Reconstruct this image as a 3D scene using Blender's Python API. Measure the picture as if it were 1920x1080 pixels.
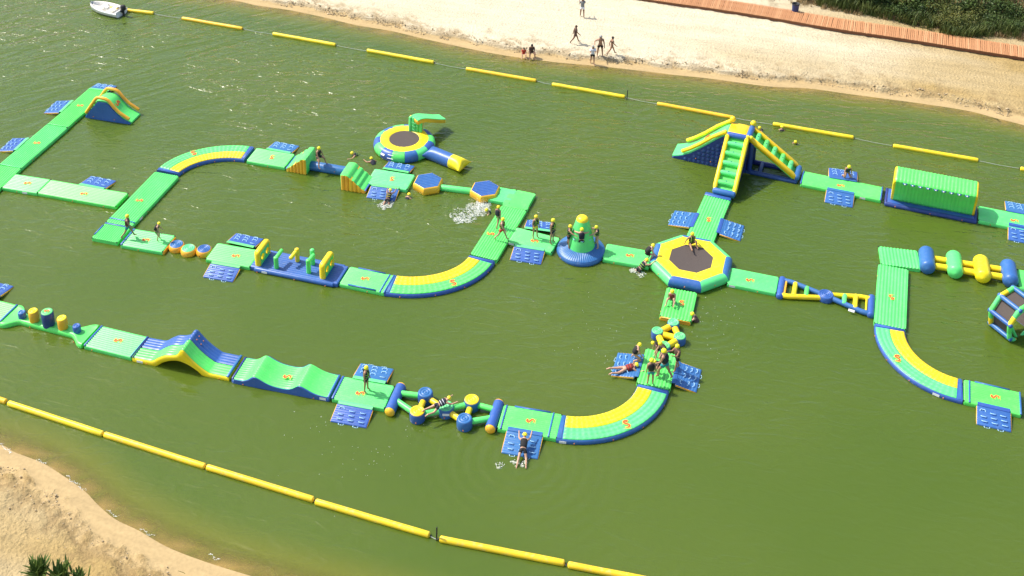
import bpy, math, random
from math import sin, cos, pi, radians, sqrt, atan2, hypot
from mathutils import Vector, Matrix, noise

scene = bpy.context.scene
col = scene.collection
for o in list(bpy.data.objects):
    bpy.data.objects.remove(o)
R = radians

# ------------------------------------------------------------------ camera
cam = bpy.data.cameras.new('camera')
cam.sensor_fit = 'HORIZONTAL'
cam.sensor_width = 36.0
cam.lens = 43.377
cam.shift_x = -0.0018          # the photograph is a crop from the lower part of a larger frame
cam.shift_y = -0.3399
cam.clip_start = 0.5
cam.clip_end = 3000
co = bpy.data.objects.new('camera', cam)
col.objects.link(co)
pitch, roll = 0.39996, 0.019143
fwd = Vector((0, cos(pitch), -sin(pitch)))
rt0 = Vector((1, 0, 0)); up0 = rt0.cross(fwd)
rt = cos(roll) * rt0 + sin(roll) * up0
up = -sin(roll) * rt0 + cos(roll) * up0
m = Matrix((rt, up, -fwd)).transposed().to_4x4()
m.translation = Vector((0, 0, 45.33))
co.matrix_world = m
scene.camera = co

# ------------------------------------------------------------------ light
SUN_EL, SUN_AZ = 54.0, 160.0     # azimuth measured from +X towards +Y, direction to the sun
sd = Vector((cos(R(SUN_EL)) * cos(R(SUN_AZ)), cos(R(SUN_EL)) * sin(R(SUN_AZ)), sin(R(SUN_EL))))
world = bpy.data.worlds.new('World')
scene.world = world
world.use_nodes = True
wn = world.node_tree
bg = wn.nodes['Background']
sky = wn.nodes.new('ShaderNodeTexSky')
sky.sky_type = 'NISHITA'
sky.sun_disc = False
sky.sun_elevation = R(SUN_EL)
sky.sun_rotation = R(90 - SUN_AZ)
sky.air_density = 1.0
sky.dust_density = 2.6
wn.links.new(sky.outputs[0], bg.inputs[0])
bg.inputs[1].default_value = 0.15
sun = bpy.data.lights.new('sun', 'SUN')
sun.energy = 3.9
sun.angle = R(0.6)
sun.color = (1.0, 0.94, 0.84)
so = bpy.data.objects.new('sun', sun)
so.rotation_euler = (-sd).to_track_quat('-Z', 'Y').to_euler()
so.location = (0, 60, 80)
col.objects.link(so)
vs = scene.view_settings
vs.view_transform = 'Standard'
vs.look = 'None'
vs.gamma = 1.0
vs.use_curve_mapping = False
vs.exposure = 0.5
scene.cycles.sample_clamp_direct = 2.5

# ------------------------------------------------------------------ materials
def nmat(name):
    mt = bpy.data.materials.new(name)
    mt.use_nodes = True
    nt = mt.node_tree
    return mt, nt, nt.nodes['Principled BSDF']

def vinyl(name, c, rough=0.36, var=0.10, spec=0.5, grime=0.17):
    """welded PVC: even colour, slow tonal drift, faint dried water marks and seams in the relief"""
    mt, nt, b = nmat(name)
    N, Lk = nt.nodes, nt.links
    tc = N.new('ShaderNodeTexCoord')
    n1 = N.new('ShaderNodeTexNoise'); n1.inputs['Scale'].default_value = 0.9; n1.inputs['Detail'].default_value = 4
    n2 = N.new('ShaderNodeTexNoise'); n2.inputs['Scale'].default_value = 6.0; n2.inputs['Detail'].default_value = 6
    oi = N.new('ShaderNodeObjectInfo')
    for n in (n1, n2):
        Lk.new(tc.outputs['Object'], n.inputs['Vector'])
    r1 = N.new('ShaderNodeMapRange'); r1.inputs['From Min'].default_value = 0.3; r1.inputs['From Max'].default_value = 0.7
    r1.inputs['To Min'].default_value = 1 - var; r1.inputs['To Max'].default_value = 1 + var
    Lk.new(n1.outputs['Fac'], r1.inputs['Value'])
    hs = N.new('ShaderNodeHueSaturation'); hs.inputs['Color'].default_value = (*c, 1)
    Lk.new(r1.outputs[0], hs.inputs['Value'])
    r3 = N.new('ShaderNodeMapRange'); r3.inputs['To Min'].default_value = 0.485; r3.inputs['To Max'].default_value = 0.515
    Lk.new(oi.outputs['Random'], r3.inputs['Value']); Lk.new(r3.outputs[0], hs.inputs['Hue'])
    mx = N.new('ShaderNodeMix'); mx.data_type = 'RGBA'
    r2 = N.new('ShaderNodeMapRange'); r2.inputs['From Min'].default_value = 0.52; r2.inputs['From Max'].default_value = 0.75
    r2.inputs['To Max'].default_value = grime
    Lk.new(n2.outputs['Fac'], r2.inputs['Value']); Lk.new(r2.outputs[0], mx.inputs['Factor'])
    Lk.new(hs.outputs[0], mx.inputs[6]); mx.inputs[7].default_value = (0.42, 0.42, 0.30, 1)
    Lk.new(mx.outputs[2], b.inputs['Base Color'])
    r4 = N.new('ShaderNodeMapRange'); r4.inputs['To Min'].default_value = rough - .08; r4.inputs['To Max'].default_value = rough + .14
    Lk.new(n2.outputs['Fac'], r4.inputs['Value']); Lk.new(r4.outputs[0], b.inputs['Roughness'])
    bp = N.new('ShaderNodeBump'); bp.inputs['Strength'].default_value = 0.12; bp.inputs['Distance'].default_value = 0.05
    Lk.new(n1.outputs['Fac'], bp.inputs['Height']); Lk.new(bp.outputs[0], b.inputs['Normal'])
    b.inputs['Specular IOR Level'].default_value = spec
    return mt

def plain(name, c, rough=0.6, var=0.12, scale=8.0, metal=0.0):
    mt, nt, b = nmat(name)
    N, Lk = nt.nodes, nt.links
    tc = N.new('ShaderNodeTexCoord')
    n1 = N.new('ShaderNodeTexNoise'); n1.inputs['Scale'].default_value = scale; n1.inputs['Detail'].default_value = 4
    Lk.new(tc.outputs['Object'], n1.inputs['Vector'])
    r1 = N.new('ShaderNodeMapRange'); r1.inputs['From Min'].default_value = 0.3; r1.inputs['From Max'].default_value = 0.7
    r1.inputs['To Min'].default_value = 1 - var; r1.inputs['To Max'].default_value = 1 + var
    Lk.new(n1.outputs['Fac'], r1.inputs['Value'])
    hs = N.new('ShaderNodeHueSaturation'); hs.inputs['Color'].default_value = (*c, 1)
    Lk.new(r1.outputs[0], hs.inputs['Value'])
    Lk.new(hs.outputs[0], b.inputs['Base Color'])
    b.inputs['Roughness'].default_value = rough
    b.inputs['Metallic'].default_value = metal
    return mt

GREEN = vinyl('green_vinyl', (0.115, 0.74, 0.175))
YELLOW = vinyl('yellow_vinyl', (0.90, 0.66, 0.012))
SHADED_YELLOW = vinyl('shaded_yellow_vinyl', (0.86, 0.48, 0.03))  # same yellow vinyl, with the shade of the side faces put into its colour
BLUE = vinyl('blue_vinyl', (0.035, 0.125, 0.37), grime=0.10)
NAVY = vinyl('navy_vinyl', (0.018, 0.045, 0.20), grime=0.06)
MINT = vinyl('pale_green_vinyl', (0.13, 0.62, 0.22))
TUBE = vinyl('boundary_yellow', (0.84, 0.57, 0.015), rough=0.4, grime=0.38)
SKYB = plain('pale_blue_webbing', (0.36, 0.62, 0.84), 0.6)
WHITE = plain('white_print', (0.78, 0.78, 0.76), 0.5, 0.05)
RED = plain('red_print', (0.56, 0.10, 0.02), 0.5, 0.1)
PALEY = plain('pale_yellow_print', (0.82, 0.70, 0.12), 0.5, 0.08)
BLACK = plain('black_webbing', (0.012, 0.013, 0.016), 0.6)
MESHBLK = plain('trampoline_weave', (0.075, 0.058, 0.050), 0.75, 0.25, 40)
ORANGE = plain('orange_valve', (0.75, 0.22, 0.05), 0.5)
ROPE = plain('rope', (0.38, 0.42, 0.34), 0.8)
HULL = plain('boat_gelcoat', (0.84, 0.84, 0.81), 0.25, 0.06)
HULLIN = plain('boat_interior', (0.74, 0.71, 0.64), 0.5, 0.12)
POLE = plain('dark_post', (0.02, 0.022, 0.025), 0.5)
BINB = plain('bin_blue', (0.02, 0.045, 0.16), 0.45)

# ------------------------------------------------------------------ mesh helpers
class MB:
    def __init__(self):
        self.v = []; self.f = []
    def loft(self, rings, close=True, caps=True):
        b = len(self.v); n = len(rings[0])
        for r in rings:
            self.v += [tuple(p) for p in r]
        k = n if close else n - 1
        for i in range(len(rings) - 1):
            for j in range(k):
                a = b + i * n + j; c = b + i * n + (j + 1) % n
                self.f.append((a, c, c + n, a + n))
        if caps and close:
            s = len(self.v)
            self.v += [tuple(p) for p in rings[0]]
            self.f.append(tuple(range(s + n - 1, s - 1, -1)))
            s = len(self.v)
            self.v += [tuple(p) for p in rings[-1]]
            self.f.append(tuple(range(s, s + n)))
        return self
    def box(self, c, s, rot=0.0):
        x, y, z = s[0] / 2, s[1] / 2, s[2] / 2
        b = len(self.v)
        for dx, dy, dz in ((-x, -y, -z), (x, -y, -z), (x, y, -z), (-x, y, -z), (-x, -y, z), (x, -y, z), (x, y, z), (-x, y, z)):
            self.v.append((c[0] + dx * cos(rot) - dy * sin(rot), c[1] + dx * sin(rot) + dy * cos(rot), c[2] + dz))
        for q in ((0, 3, 2, 1), (4, 5, 6, 7), (0, 1, 5, 4), (1, 2, 6, 5), (2, 3, 7, 6), (3, 0, 4, 7)):
            self.f.append(tuple(b + i for i in q))
        return self
    def tube(self, pts, r, n=12, dome=True):
        P = [Vector(p) for p in pts]
        rr = r if isinstance(r, (list, tuple)) else [r] * len(P)
        rings = []
        T = []
        for i in range(len(P)):
            t = Vector((0, 0, 0))
            if i > 0: t += (P[i] - P[i - 1]).normalized()
            if i < len(P) - 1: t += (P[i + 1] - P[i]).normalized()
            T.append(t.normalized())
        ref = Vector((0, 0, 1)) if abs(T[0].z) < 0.9 else Vector((1, 0, 0))
        def ring(c, t, rad):
            nonlocal ref
            u = (ref - t * ref.dot(t)).normalized(); ref = u
            w = t.cross(u)
            return [c + (u * cos(2 * pi * k / n) + w * sin(2 * pi * k / n)) * rad for k in range(n)]
        if dome:
            for s in (0.999, 0.9, 0.6, 0.25):
                rings.append(ring(P[0] - T[0] * rr[0] * 0.55 * (s) , T[0], rr[0] * sqrt(max(0.0004, 1 - s * s))))
        for i, p in enumerate(P):
            if 0 < i < len(P) - 1:
                c = T[i].dot((P[i] - P[i - 1]).normalized())
                rings.append(ring(p, T[i], rr[i] / max(c, 0.7) if False else rr[i]))
            else:
                rings.append(ring(p, T[i], rr[i]))
        if dome:
            for s in (0.25, 0.6, 0.9, 0.999):
                rings.append(ring(P[-1] + T[-1] * rr[-1] * 0.55 * s, T[-1], rr[-1] * sqrt(max(0.0004, 1 - s * s))))
        # rings wind so that faces look outwards
        self.loft(rings, True, True)
        return self
    def lathe(self, prof, n=32, c=(0, 0, 0), a0=0.0, a1=2 * pi, fl=None):
        full = abs(a1 - a0 - 2 * pi) < 1e-6
        rings = []
        k = n if full else n + 1
        for (r, z) in prof:
            rg = []
            for j in range(k):
                a = a0 + (a1 - a0) * j / n
                dz = fl(r, z, a) if fl else 0
                rg.append((c[0] + r * cos(a), c[1] + r * sin(a), c[2] + z + dz))
            rings.append(rg)
        self.loft(rings, full, False)
        return self
    def ball(self, c, r, n=12, m=8, sq=(1, 1, 1)):
        rings = []
        for i in range(m + 1):
            t = pi * (0.002 + 0.996 * i / m)
            rings.append([(c[0] + r * sq[0] * sin(t) * cos(2 * pi * j / n), c[1] + r * sq[1] * sin(t) * sin(2 * pi * j / n), c[2] - r * sq[2] * cos(t)) for j in range(n)])
        self.loft(rings, True, False)
        return self
    def quad(self, a, b, c, d):
        s = len(self.v); self.v += [tuple(a), tuple(b), tuple(c), tuple(d)]; self.f.append((s, s + 1, s + 2, s + 3)); return self
    def mesh(self, name, mt, smooth=True):
        me = bpy.data.meshes.new(name)
        me.from_pydata(self.v, [], self.f)
        if mt: me.materials.append(mt)
        if smooth: me.polygons.foreach_set('use_smooth', [True] * len(me.polygons))
        me.update()
        return me
    def build(self, name, mt, parent=None, smooth=True, label=None, loc=None, rot=None):
        return put(name, self.mesh(name, mt, smooth), parent, loc, rot, label)

def put(name, me, parent=None, loc=None, rot=None, label=None):
    o = bpy.data.objects.new(name, me)
    col.objects.link(o)
    if parent: o.parent = parent
    if loc: o.location = loc
    if rot: o.rotation_euler = rot
    if label: o['label'] = label
    return o

def tag(o, label, cat, group=None, kind=None):
    if label: o['label'] = label
    if cat: o['category'] = cat
    if group: o['group'] = group
    if kind: o['kind'] = kind
    return o

def thing(name, loc, ang, label, cat, group=None):
    o = bpy.data.objects.new(name, None)
    o.empty_display_size = 0.2
    col.objects.link(o)
    o.location = loc if len(loc) == 3 else (loc[0], loc[1], 0)
    o.rotation_euler = (0, 0, R(ang))
    return tag(o, label, cat, group)

def structure(o):
    o['kind'] = 'structure'; return o

# ------------------------------------------------------------------ terrain shapes
FAR = [(-93.968, 107.464), (-59.014, 98.262), (-44.372, 96.693), (-34.937, 96.027), (-27.103, 94.03), (-23.287, 93.057), (-21.333, 92.225), (-18.446, 91.446), (-15.498, 90.291), (-12.629, 88.969), (-9.829, 88.097), (-7.088, 86.872), (-4.369, 85.721), (-1.753, 84.681), (0.03, 84.145), (3.1, 83.411), (6.14, 82.939), (9.145, 82.389), (12.108, 81.762), (15.047, 81.224), (19.068, 80.256), (21.994, 80.052), (24.793, 79.374), (27.555, 78.706), (30.279, 78.047), (32.916, 77.246), (34.521, 76.35), (36.259, 75.404), (38.915, 73.61), (42.668, 70.559), (52.082, 65.444)]
NEAR = [(-52.121, 51.632), (-38.53, 47.713), (-29.483, 45.466), (-26.397, 44.867), (-23.944, 44.463), (-23.155, 44.056), (-21.687, 43.478), (-20.914, 43.051), (-19.966, 42.449), (-19.017, 41.798), (-18.17, 41.041), (-17.178, 40.305), (-15.941, 39.707), (-14.562, 38.931), (-12.949, 38.289), (-11.107, 37.693), (-8.491, 36.947), (-5.272, 36.136), (-0.831, 35.017), (5.553, 33.986), (13.785, 33.036), (23.884, 32.374)]

def resample(pts, step):
    P = [Vector(p).to_2d() for p in pts]
    out = []
    # Catmull-Rom
    for i in range(len(P) - 1):
        p0 = P[max(i - 1, 0)]; p1 = P[i]; p2 = P[i + 1]; p3 = P[min(i + 2, len(P) - 1)]
        n = max(2, int((p2 - p1).length / step))
        for k in range(n):
            t = k / n
            out.append(0.5 * ((2 * p1) + (-p0 + p2) * t + (2 * p0 - 5 * p1 + 4 * p2 - p3) * t * t + (-p0 + 3 * p1 - 3 * p2 + p3) * t ** 3))
    out.append(P[-1])
    return out
FARL = resample(FAR, 0.8)
NEARL = resample(NEAR, 0.6)

def fbm(x, y, s, o=4, seed=0.0):
    return noise.fractal(Vector((x * s + seed, y * s - seed * 1.7, seed * 0.37)), 0.9, 2.1, o)

def lerp_tab(tab, x):
    if x <= tab[0][0]: return tab[0][1]
    for (a, b), (c, d) in zip(tab, tab[1:]):
        if x <= c: return b + (d - b) * (x - a) / (c - a)
    return tab[-1][1]

FARP = [(-30, -2.2), (-6, -1.7), (-3, -0.95), (-1.5, -0.42), (0, 0), (0.55, 0.05), (0.85, 0.09), (1.0, 0.34), (1.4, 0.38), (4, 0.48), (10, 0.6), (13.5, 0.75), (16, 1.0), (19, 2.0), (24, 3.6), (40, 5.0)]
NEARP = [(-30, -2.2), (-7, -1.6), (-3.2, -0.75), (-1.6, -0.33), (0, 0), (0.7, 0.05), (1.0, 0.12), (1.5, 0.22), (2.2, 0.36), (4, 0.5), (9, 0.75), (25, 1.2)]

def shore_sheet(name, line, side, prof, ds, mt, rough):
    """a sand sheet that follows its shoreline: rows along the line, columns by distance from it"""
    n = len(line)
    nor = []
    for i in range(n):
        t = (line[min(i + 6, n - 1)] - line[max(i - 6, 0)]).normalized()
        nor.append(Vector((-t.y, t.x)) * side)
    verts = []; dep = []
    for i in range(n):
        for d in ds:
            w = 1.0 if d > 0 else 0.0
            p = line[i] + nor[i] * d
            sh = 0.45 * fbm(p.x, p.y, 0.6, 4, 3.0) * (1 if 0.5 < d < 3 else 0)
            z = lerp_tab(prof, d + sh)
            if d > 0.7:
                e = min(1, (d - 0.7) / 0.5)
                z += e * rough * (0.045 * fbm(p.x, p.y, 1.4, 4, 7.1) + 0.045 * fbm(p.x, p.y, 3.4, 3, 2.2))
                if d < 3.4:
                    q = max(0.0, 1 - abs(d - 1.6) / 1.7)
                    z += q * (0.34 * max(0, fbm(p.x, p.y, 2.2, 4, 11.0)) - 0.07)
            verts.append((p.x, p.y, z))
    k = len(ds); faces = []
    for i in range(n - 1):
        for j in range(k - 1):
            a = i * k + j
            q = (a, a + k, a + k + 1, a + 1)
            faces.append(q if side < 0 else q[::-1])
    mb = MB(); mb.v = verts; mb.f = faces
    return mb.build(name, mt)

def sand_mat():
    mt, nt, b = nmat('sand')
    N, Lk = nt.nodes, nt.links
    geo = N.new('ShaderNodeNewGeometry')
    sep = N.new('ShaderNodeSeparateXYZ'); Lk.new(geo.outputs['Position'], sep.inputs[0])
    def nz(s, d, stretch=None):
        n = N.new('ShaderNodeTexNoise'); n.inputs['Scale'].default_value = s; n.inputs['Detail'].default_value = d
        if stretch:
            mp = N.new('ShaderNodeMapping'); mp.vector_type = 'TEXTURE'; mp.inputs['Rotation'].default_value = (0, 0, R(stretch[0])); mp.inputs['Scale'].default_value = (stretch[1], stretch[2], 1)
            Lk.new(geo.outputs['Position'], mp.inputs[0]); Lk.new(mp.outputs[0], n.inputs['Vector'])
        else:
            Lk.new(geo.outputs['Position'], n.inputs['Vector'])
        return n
    big = nz(0.11, 4, (-16, 2.0, 0.6)); med = nz(0.9, 5); fine = nz(6.0, 5); trk = nz(1.2, 5, (-16, 2.8, 0.45))
    # dry pale sand, tan sand, damp sand: the tan and the damp sand are stains of the beach itself
    dry = (0.60, 0.53, 0.375, 1); tan = (0.37, 0.262, 0.105, 1); wet = (0.45, 0.33, 0.165, 1)
    xr = N.new('ShaderNodeMapRange'); xr.inputs['From Min'].default_value = 12; xr.inputs['From Max'].default_value = 40
    Lk.new(sep.outputs['X'], xr.inputs['Value'])
    yr = N.new('ShaderNodeMapRange'); yr.inputs['From Min'].default_value = 62; yr.inputs['From Max'].default_value = 50
    Lk.new(sep.outputs['Y'], yr.inputs['Value'])
    mxm = N.new('ShaderNodeMath'); mxm.operation = 'MAXIMUM'; Lk.new(xr.outputs[0], mxm.inputs[0]); Lk.new(yr.outputs[0], mxm.inputs[1])
    a = N.new('ShaderNodeMath'); a.operation = 'MULTIPLY_ADD'; Lk.new(big.outputs['Fac'], a.inputs[0]); a.inputs[1].default_value = 1.7; a.inputs[2].default_value = -0.95
    s = N.new('ShaderNodeMath'); s.operation = 'MULTIPLY_ADD'; s.use_clamp = True
    Lk.new(mxm.outputs[0], s.inputs[0]); s.inputs[1].default_value = 1.0; Lk.new(a.outputs[0], s.inputs[2])
    m1 = N.new('ShaderNodeMix'); m1.data_type = 'RGBA'; m1.inputs[6].default_value = dry; m1.inputs[7].default_value = tan
    Lk.new(s.outputs[0], m1.inputs['Factor'])
    zr = N.new('ShaderNodeMapRange'); zr.inputs['From Min'].default_value = 0.25; zr.inputs['From Max'].default_value = 0.10
    zz = N.new('ShaderNodeMath'); zz.operation = 'MULTIPLY_ADD'; Lk.new(med.outputs['Fac'], zz.inputs[0]); zz.inputs[1].default_value = 0.16
    za = N.new('ShaderNodeMath'); za.operation = 'SUBTRACT'; Lk.new(sep.outputs['Z'], za.inputs[0]); za.inputs[1].default_value = 0.08
    Lk.new(za.outputs[0], zz.inputs[2]); Lk.new(zz.outputs[0], zr.inputs['Value'])
    m2 = N.new('ShaderNodeMix'); m2.data_type = 'RGBA'; Lk.new(m1.outputs[2], m2.inputs[6]); m2.inputs[7].default_value = wet
    Lk.new(zr.outputs[0], m2.inputs['Factor'])
    # damp crust by height; also puts the far eroded ledge's shade into the colour
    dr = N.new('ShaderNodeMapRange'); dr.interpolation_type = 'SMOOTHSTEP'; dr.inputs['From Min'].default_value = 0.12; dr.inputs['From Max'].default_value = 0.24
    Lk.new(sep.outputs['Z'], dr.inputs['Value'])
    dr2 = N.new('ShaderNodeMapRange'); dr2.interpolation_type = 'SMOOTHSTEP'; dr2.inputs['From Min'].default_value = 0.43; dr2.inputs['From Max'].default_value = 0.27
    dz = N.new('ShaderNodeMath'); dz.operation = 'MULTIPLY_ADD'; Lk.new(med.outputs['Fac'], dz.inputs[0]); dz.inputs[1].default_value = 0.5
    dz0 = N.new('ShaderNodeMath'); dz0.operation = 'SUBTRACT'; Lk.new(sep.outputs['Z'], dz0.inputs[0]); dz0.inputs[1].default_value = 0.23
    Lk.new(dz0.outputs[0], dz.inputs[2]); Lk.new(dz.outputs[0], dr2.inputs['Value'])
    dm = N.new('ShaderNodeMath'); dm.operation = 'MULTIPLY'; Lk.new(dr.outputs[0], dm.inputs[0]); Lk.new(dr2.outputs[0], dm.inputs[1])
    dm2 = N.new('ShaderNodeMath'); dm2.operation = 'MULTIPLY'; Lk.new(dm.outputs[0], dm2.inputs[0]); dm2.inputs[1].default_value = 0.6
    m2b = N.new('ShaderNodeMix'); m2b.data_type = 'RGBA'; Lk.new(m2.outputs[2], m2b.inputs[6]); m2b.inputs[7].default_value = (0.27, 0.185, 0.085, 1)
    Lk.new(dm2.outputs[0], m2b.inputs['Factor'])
    vr = N.new('ShaderNodeMapRange'); vr.inputs['From Min'].default_value = 0.3; vr.inputs['From Max'].default_value = 0.7; vr.inputs['To Min'].default_value = 0.80; vr.inputs['To Max'].default_value = 1.14
    sm = N.new('ShaderNodeMath'); sm.operation = 'ADD'; Lk.new(fine.outputs['Fac'], sm.inputs[0]); Lk.new(trk.outputs['Fac'], sm.inputs[1])
    hf = N.new('ShaderNodeMath'); hf.operation = 'MULTIPLY'; hf.inputs[1].default_value = 0.5; Lk.new(sm.outputs[0], hf.inputs[0])
    Lk.new(hf.outputs[0], vr.inputs['Value'])
    hs = N.new('ShaderNodeHueSaturation'); Lk.new(m2b.outputs[2], hs.inputs['Color']); Lk.new(vr.outputs[0], hs.inputs['Value'])
    # the bank behind the boardwalk: dry grass litter and earth
    br = N.new('ShaderNodeMapRange'); br.inputs['From Min'].default_value = 0.86; br.inputs['From Max'].default_value = 1.25
    bz = N.new('ShaderNodeMath'); bz.operation = 'MULTIPLY_ADD'; Lk.new(med.outputs['Fac'], bz.inputs[0]); bz.inputs[1].default_value = 1.2; Lk.new(za.outputs[0], bz.inputs[2])
    bz2 = N.new('ShaderNodeMath'); bz2.operation = 'SUBTRACT'; Lk.new(bz.outputs[0], bz2.inputs[0]); bz2.inputs[1].default_value = 0.45
    Lk.new(bz2.outputs[0], br.inputs['Value'])
    yk = N.new('ShaderNodeMath'); yk.operation = 'GREATER_THAN'; Lk.new(sep.outputs['Y'], yk.inputs[0]); yk.inputs[1].default_value = 72
    bm = N.new('ShaderNodeMath'); bm.operation = 'MULTIPLY'; Lk.new(br.outputs[0], bm.inputs[0]); Lk.new(yk.outputs[0], bm.inputs[1])
    m3 = N.new('ShaderNodeMix'); m3.data_type = 'RGBA'; Lk.new(hs.outputs[0], m3.inputs[6]); m3.inputs[7].default_value = (0.17, 0.115, 0.055, 1)
    Lk.new(bm.outputs[0], m3.inputs['Factor'])
    Lk.new(m3.outputs[2], b.inputs['Base Color'])
    b.inputs['Roughness'].default_value = 0.9
    b.inputs['Specular IOR Level'].default_value = 0.15
    bp = N.new('ShaderNodeBump'); bp.inputs['Strength'].default_value = 1.0; bp.inputs['Distance'].default_value = 0.24
    sr = N.new('ShaderNodeMapRange'); sr.inputs['From Min'].default_value = 0.05; sr.inputs['From Max'].default_value = 0.12; sr.inputs['To Min'].default_value = 0.12
    Lk.new(sep.outputs['Z'], sr.inputs['Value']); Lk.new(sr.outputs[0], bp.inputs['Strength'])
    Lk.new(hf.outputs[0], bp.inputs['Height']); Lk.new(bp.outputs[0], b.inputs['Normal'])
    return mt
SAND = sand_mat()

dsF = [-14, -8, -5, -3.5, -2.5, -1.8, -1.2, -0.7, -0.3, 0, 0.25, 0.5, 0.65, 0.8, 0.9, 1.0, 1.1, 1.25, 1.45, 1.7, 2.0, 2.3, 2.6, 3.0, 3.4, 3.8, 4.2] + [4.6 + 0.42 * i for i in range(30)] + [18, 19.5, 21, 23, 26, 30, 36, 44]
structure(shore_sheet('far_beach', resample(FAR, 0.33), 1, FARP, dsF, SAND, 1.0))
dsN = [-14, -8, -5, -3.5, -2.5, -1.8, -1.2, -0.7, -0.3, 0, 0.25, 0.5, 0.65, 0.8, 0.95, 1.1, 1.25, 1.4, 1.6] + [1.8 + 0.2 * i for i in range(60)] + [14.5, 16, 18, 21, 26]
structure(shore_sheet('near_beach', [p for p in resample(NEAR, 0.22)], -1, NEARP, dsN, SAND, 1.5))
gb = MB(); gb.quad((-900, -900, -2.3), (900, -900, -2.3), (900, 900, -2.3), (-900, 900, -2.3))
structure(gb.build('lake_bed', plain('lake_mud', (0.10, 0.085, 0.04), 0.9, 0.2, 0.3)))

# ------------------------------------------------------------------ water
RINGS = [(0.761, 44.159, 0.62, 7.5, 0.03), (10.585, 54.253, 0.55, 6.0, 0.03), (-1.779, 63.986, 0.6, 5.5, 0.035), (-7.28, 64.37, 0.5, 4.5, 0.03), (-3.068, 47.013, 0.5, 4.0, 0.025), (7.67, 58.391, 0.45, 4.0, 0.03), (19.222, 73.046, 0.5, 5.0, 0.035)]
def water_mat():
    mt = bpy.data.materials.new('lake_water'); mt.use_nodes = True
    nt = mt.node_tree; N, Lk = nt.nodes, nt.links
    N.remove(N['Principled BSDF'])
    out = N['Material Output']
    geo = N.new('ShaderNodeNewGeometry')
    def wave(rot, sx, sy, scale, det, dist=0.0):
        mp = N.new('ShaderNodeMapping'); mp.vector_type = 'TEXTURE'
        mp.inputs['Rotation'].default_value = (0, 0, R(rot)); mp.inputs['Scale'].default_value = (sx, sy, 1)
        n = N.new('ShaderNodeTexNoise'); n.inputs['Scale'].default_value = scale; n.inputs['Detail'].default_value = det
        n.inputs['Distortion'].default_value = dist
        Lk.new(geo.outputs['Position'], mp.inputs[0]); Lk.new(mp.outputs[0], n.inputs['Vector'])
        return n.outputs['Fac']
    def math(op, a, b=None, c=None):
        n = N.new('ShaderNodeMath'); n.operation = op
        for i, x in enumerate((a, b, c)):
            if x is None: continue
            if isinstance(x, (int, float)): n.inputs[i].default_value = x
            else: Lk.new(x, n.inputs[i])
        return n.outputs[0]
    sep = N.new('ShaderNodeSeparateXYZ'); Lk.new(geo.outputs['Position'], sep.inputs[0])
    def rng(v, a, b, c, d):
        n = N.new('ShaderNodeMapRange'); n.interpolation_type = 'SMOOTHSTEP'
        n.inputs['From Min'].default_value = a; n.inputs['From Max'].default_value = b
        n.inputs['To Min'].default_value = c; n.inputs['To Max'].default_value = d
        Lk.new(v, n.inputs['Value']); return n.outputs[0]
    # breeze ruffles the far half more than the sheltered near half; long ridges in the far left corner
    def ridge(v, k=1.0):      # sharp backed wavelets
        r = math('SUBTRACT', 1.0, math('ABSOLUTE', math('MULTIPLY_ADD', v, 2.0, -1.0)))
        return math('POWER', r, k)
    swell = ridge(wave(33, 5.0, 1.0, 0.75, 2.0, 0.5), 2.0)
    chop = math('ADD', math('MULTIPLY', ridge(wave(-8, 2.6, 1.0, 1.25, 2.5, 0.7), 1.6), 0.6), math('MULTIPLY', wave(18, 1.6, 1.0, 1.7, 3.0, 0.5), 0.5))
    fine = wave(-30, 2.2, 1.0, 5.0, 3.0, 0.3)
    patch = wave(20, 1, 1, 0.07, 2)
    far = rng(math('MULTIPLY_ADD', sep.outputs['X'], 0.35, sep.outputs['Y']), 42, 72, 0.30, 1.0)
    left = rng(math('MULTIPLY_ADD', sep.outputs['Y'], 0.9, math('MULTIPLY', sep.outputs['X'], -1.0)), 78, 112, 0.10, 1.0)
    pm = rng(patch, 0.34, 0.66, 0.50, 1.25)
    h = math('MULTIPLY', math('MULTIPLY', swell, left), 0.27)
    h = math('MULTIPLY_ADD', math('MULTIPLY', chop, far), math('MULTIPLY', math('SUBTRACT', pm, math('MULTIPLY', left, 0.3)), 0.46), h)
    h = math('MULTIPLY_ADD', math('MULTIPLY', fine, far), 0.09, h)
    # rings spreading from where people swim and splash
    for (rx, ry, wl, reach, amp) in RINGS:
        dv = N.new('ShaderNodeVectorMath'); dv.operation = 'DISTANCE'; Lk.new(geo.outputs['Position'], dv.inputs[0]); dv.inputs[1].default_value = (rx, ry, 0)
        wob = math('MULTIPLY_ADD', patch, 2.0, dv.outputs['Value'])
        sn = math('SINE', math('MULTIPLY', wob, 2 * pi / wl))
        h = math('MULTIPLY_ADD', sn, math('MULTIPLY', rng(dv.outputs['Value'], 0.4, reach, 1.0, 0.0), amp), h)
    bp = N.new('ShaderNodeBump'); bp.inputs['Strength'].default_value = 0.75; bp.inputs['Distance'].default_value = 0.55
    Lk.new(h, bp.inputs['Height'])
    at = N.new('ShaderNodeAttribute'); at.attribute_name = 'shore'
    # murky green body of the water
    tint = N.new('ShaderNodeMix'); tint.data_type = 'RGBA'
    tint.inputs[6].default_value = (0.067, 0.111, 0.012, 1); tint.inputs[7].default_value = (0.080, 0.120, 0.016, 1)
    Lk.new(rng(patch, 0.3, 0.7, 0, 1), tint.inputs['Factor'])
    shal = N.new('ShaderNodeMix'); shal.data_type = 'RGBA'
    Lk.new(tint.outputs[2], shal.inputs[6]); shal.inputs[7].default_value = (0.19, 0.17, 0.02, 1)
    Lk.new(rng(at.outputs['Fac'], 0.3, 2.8, 0.6, 0.0), shal.inputs['Factor'])
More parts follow.
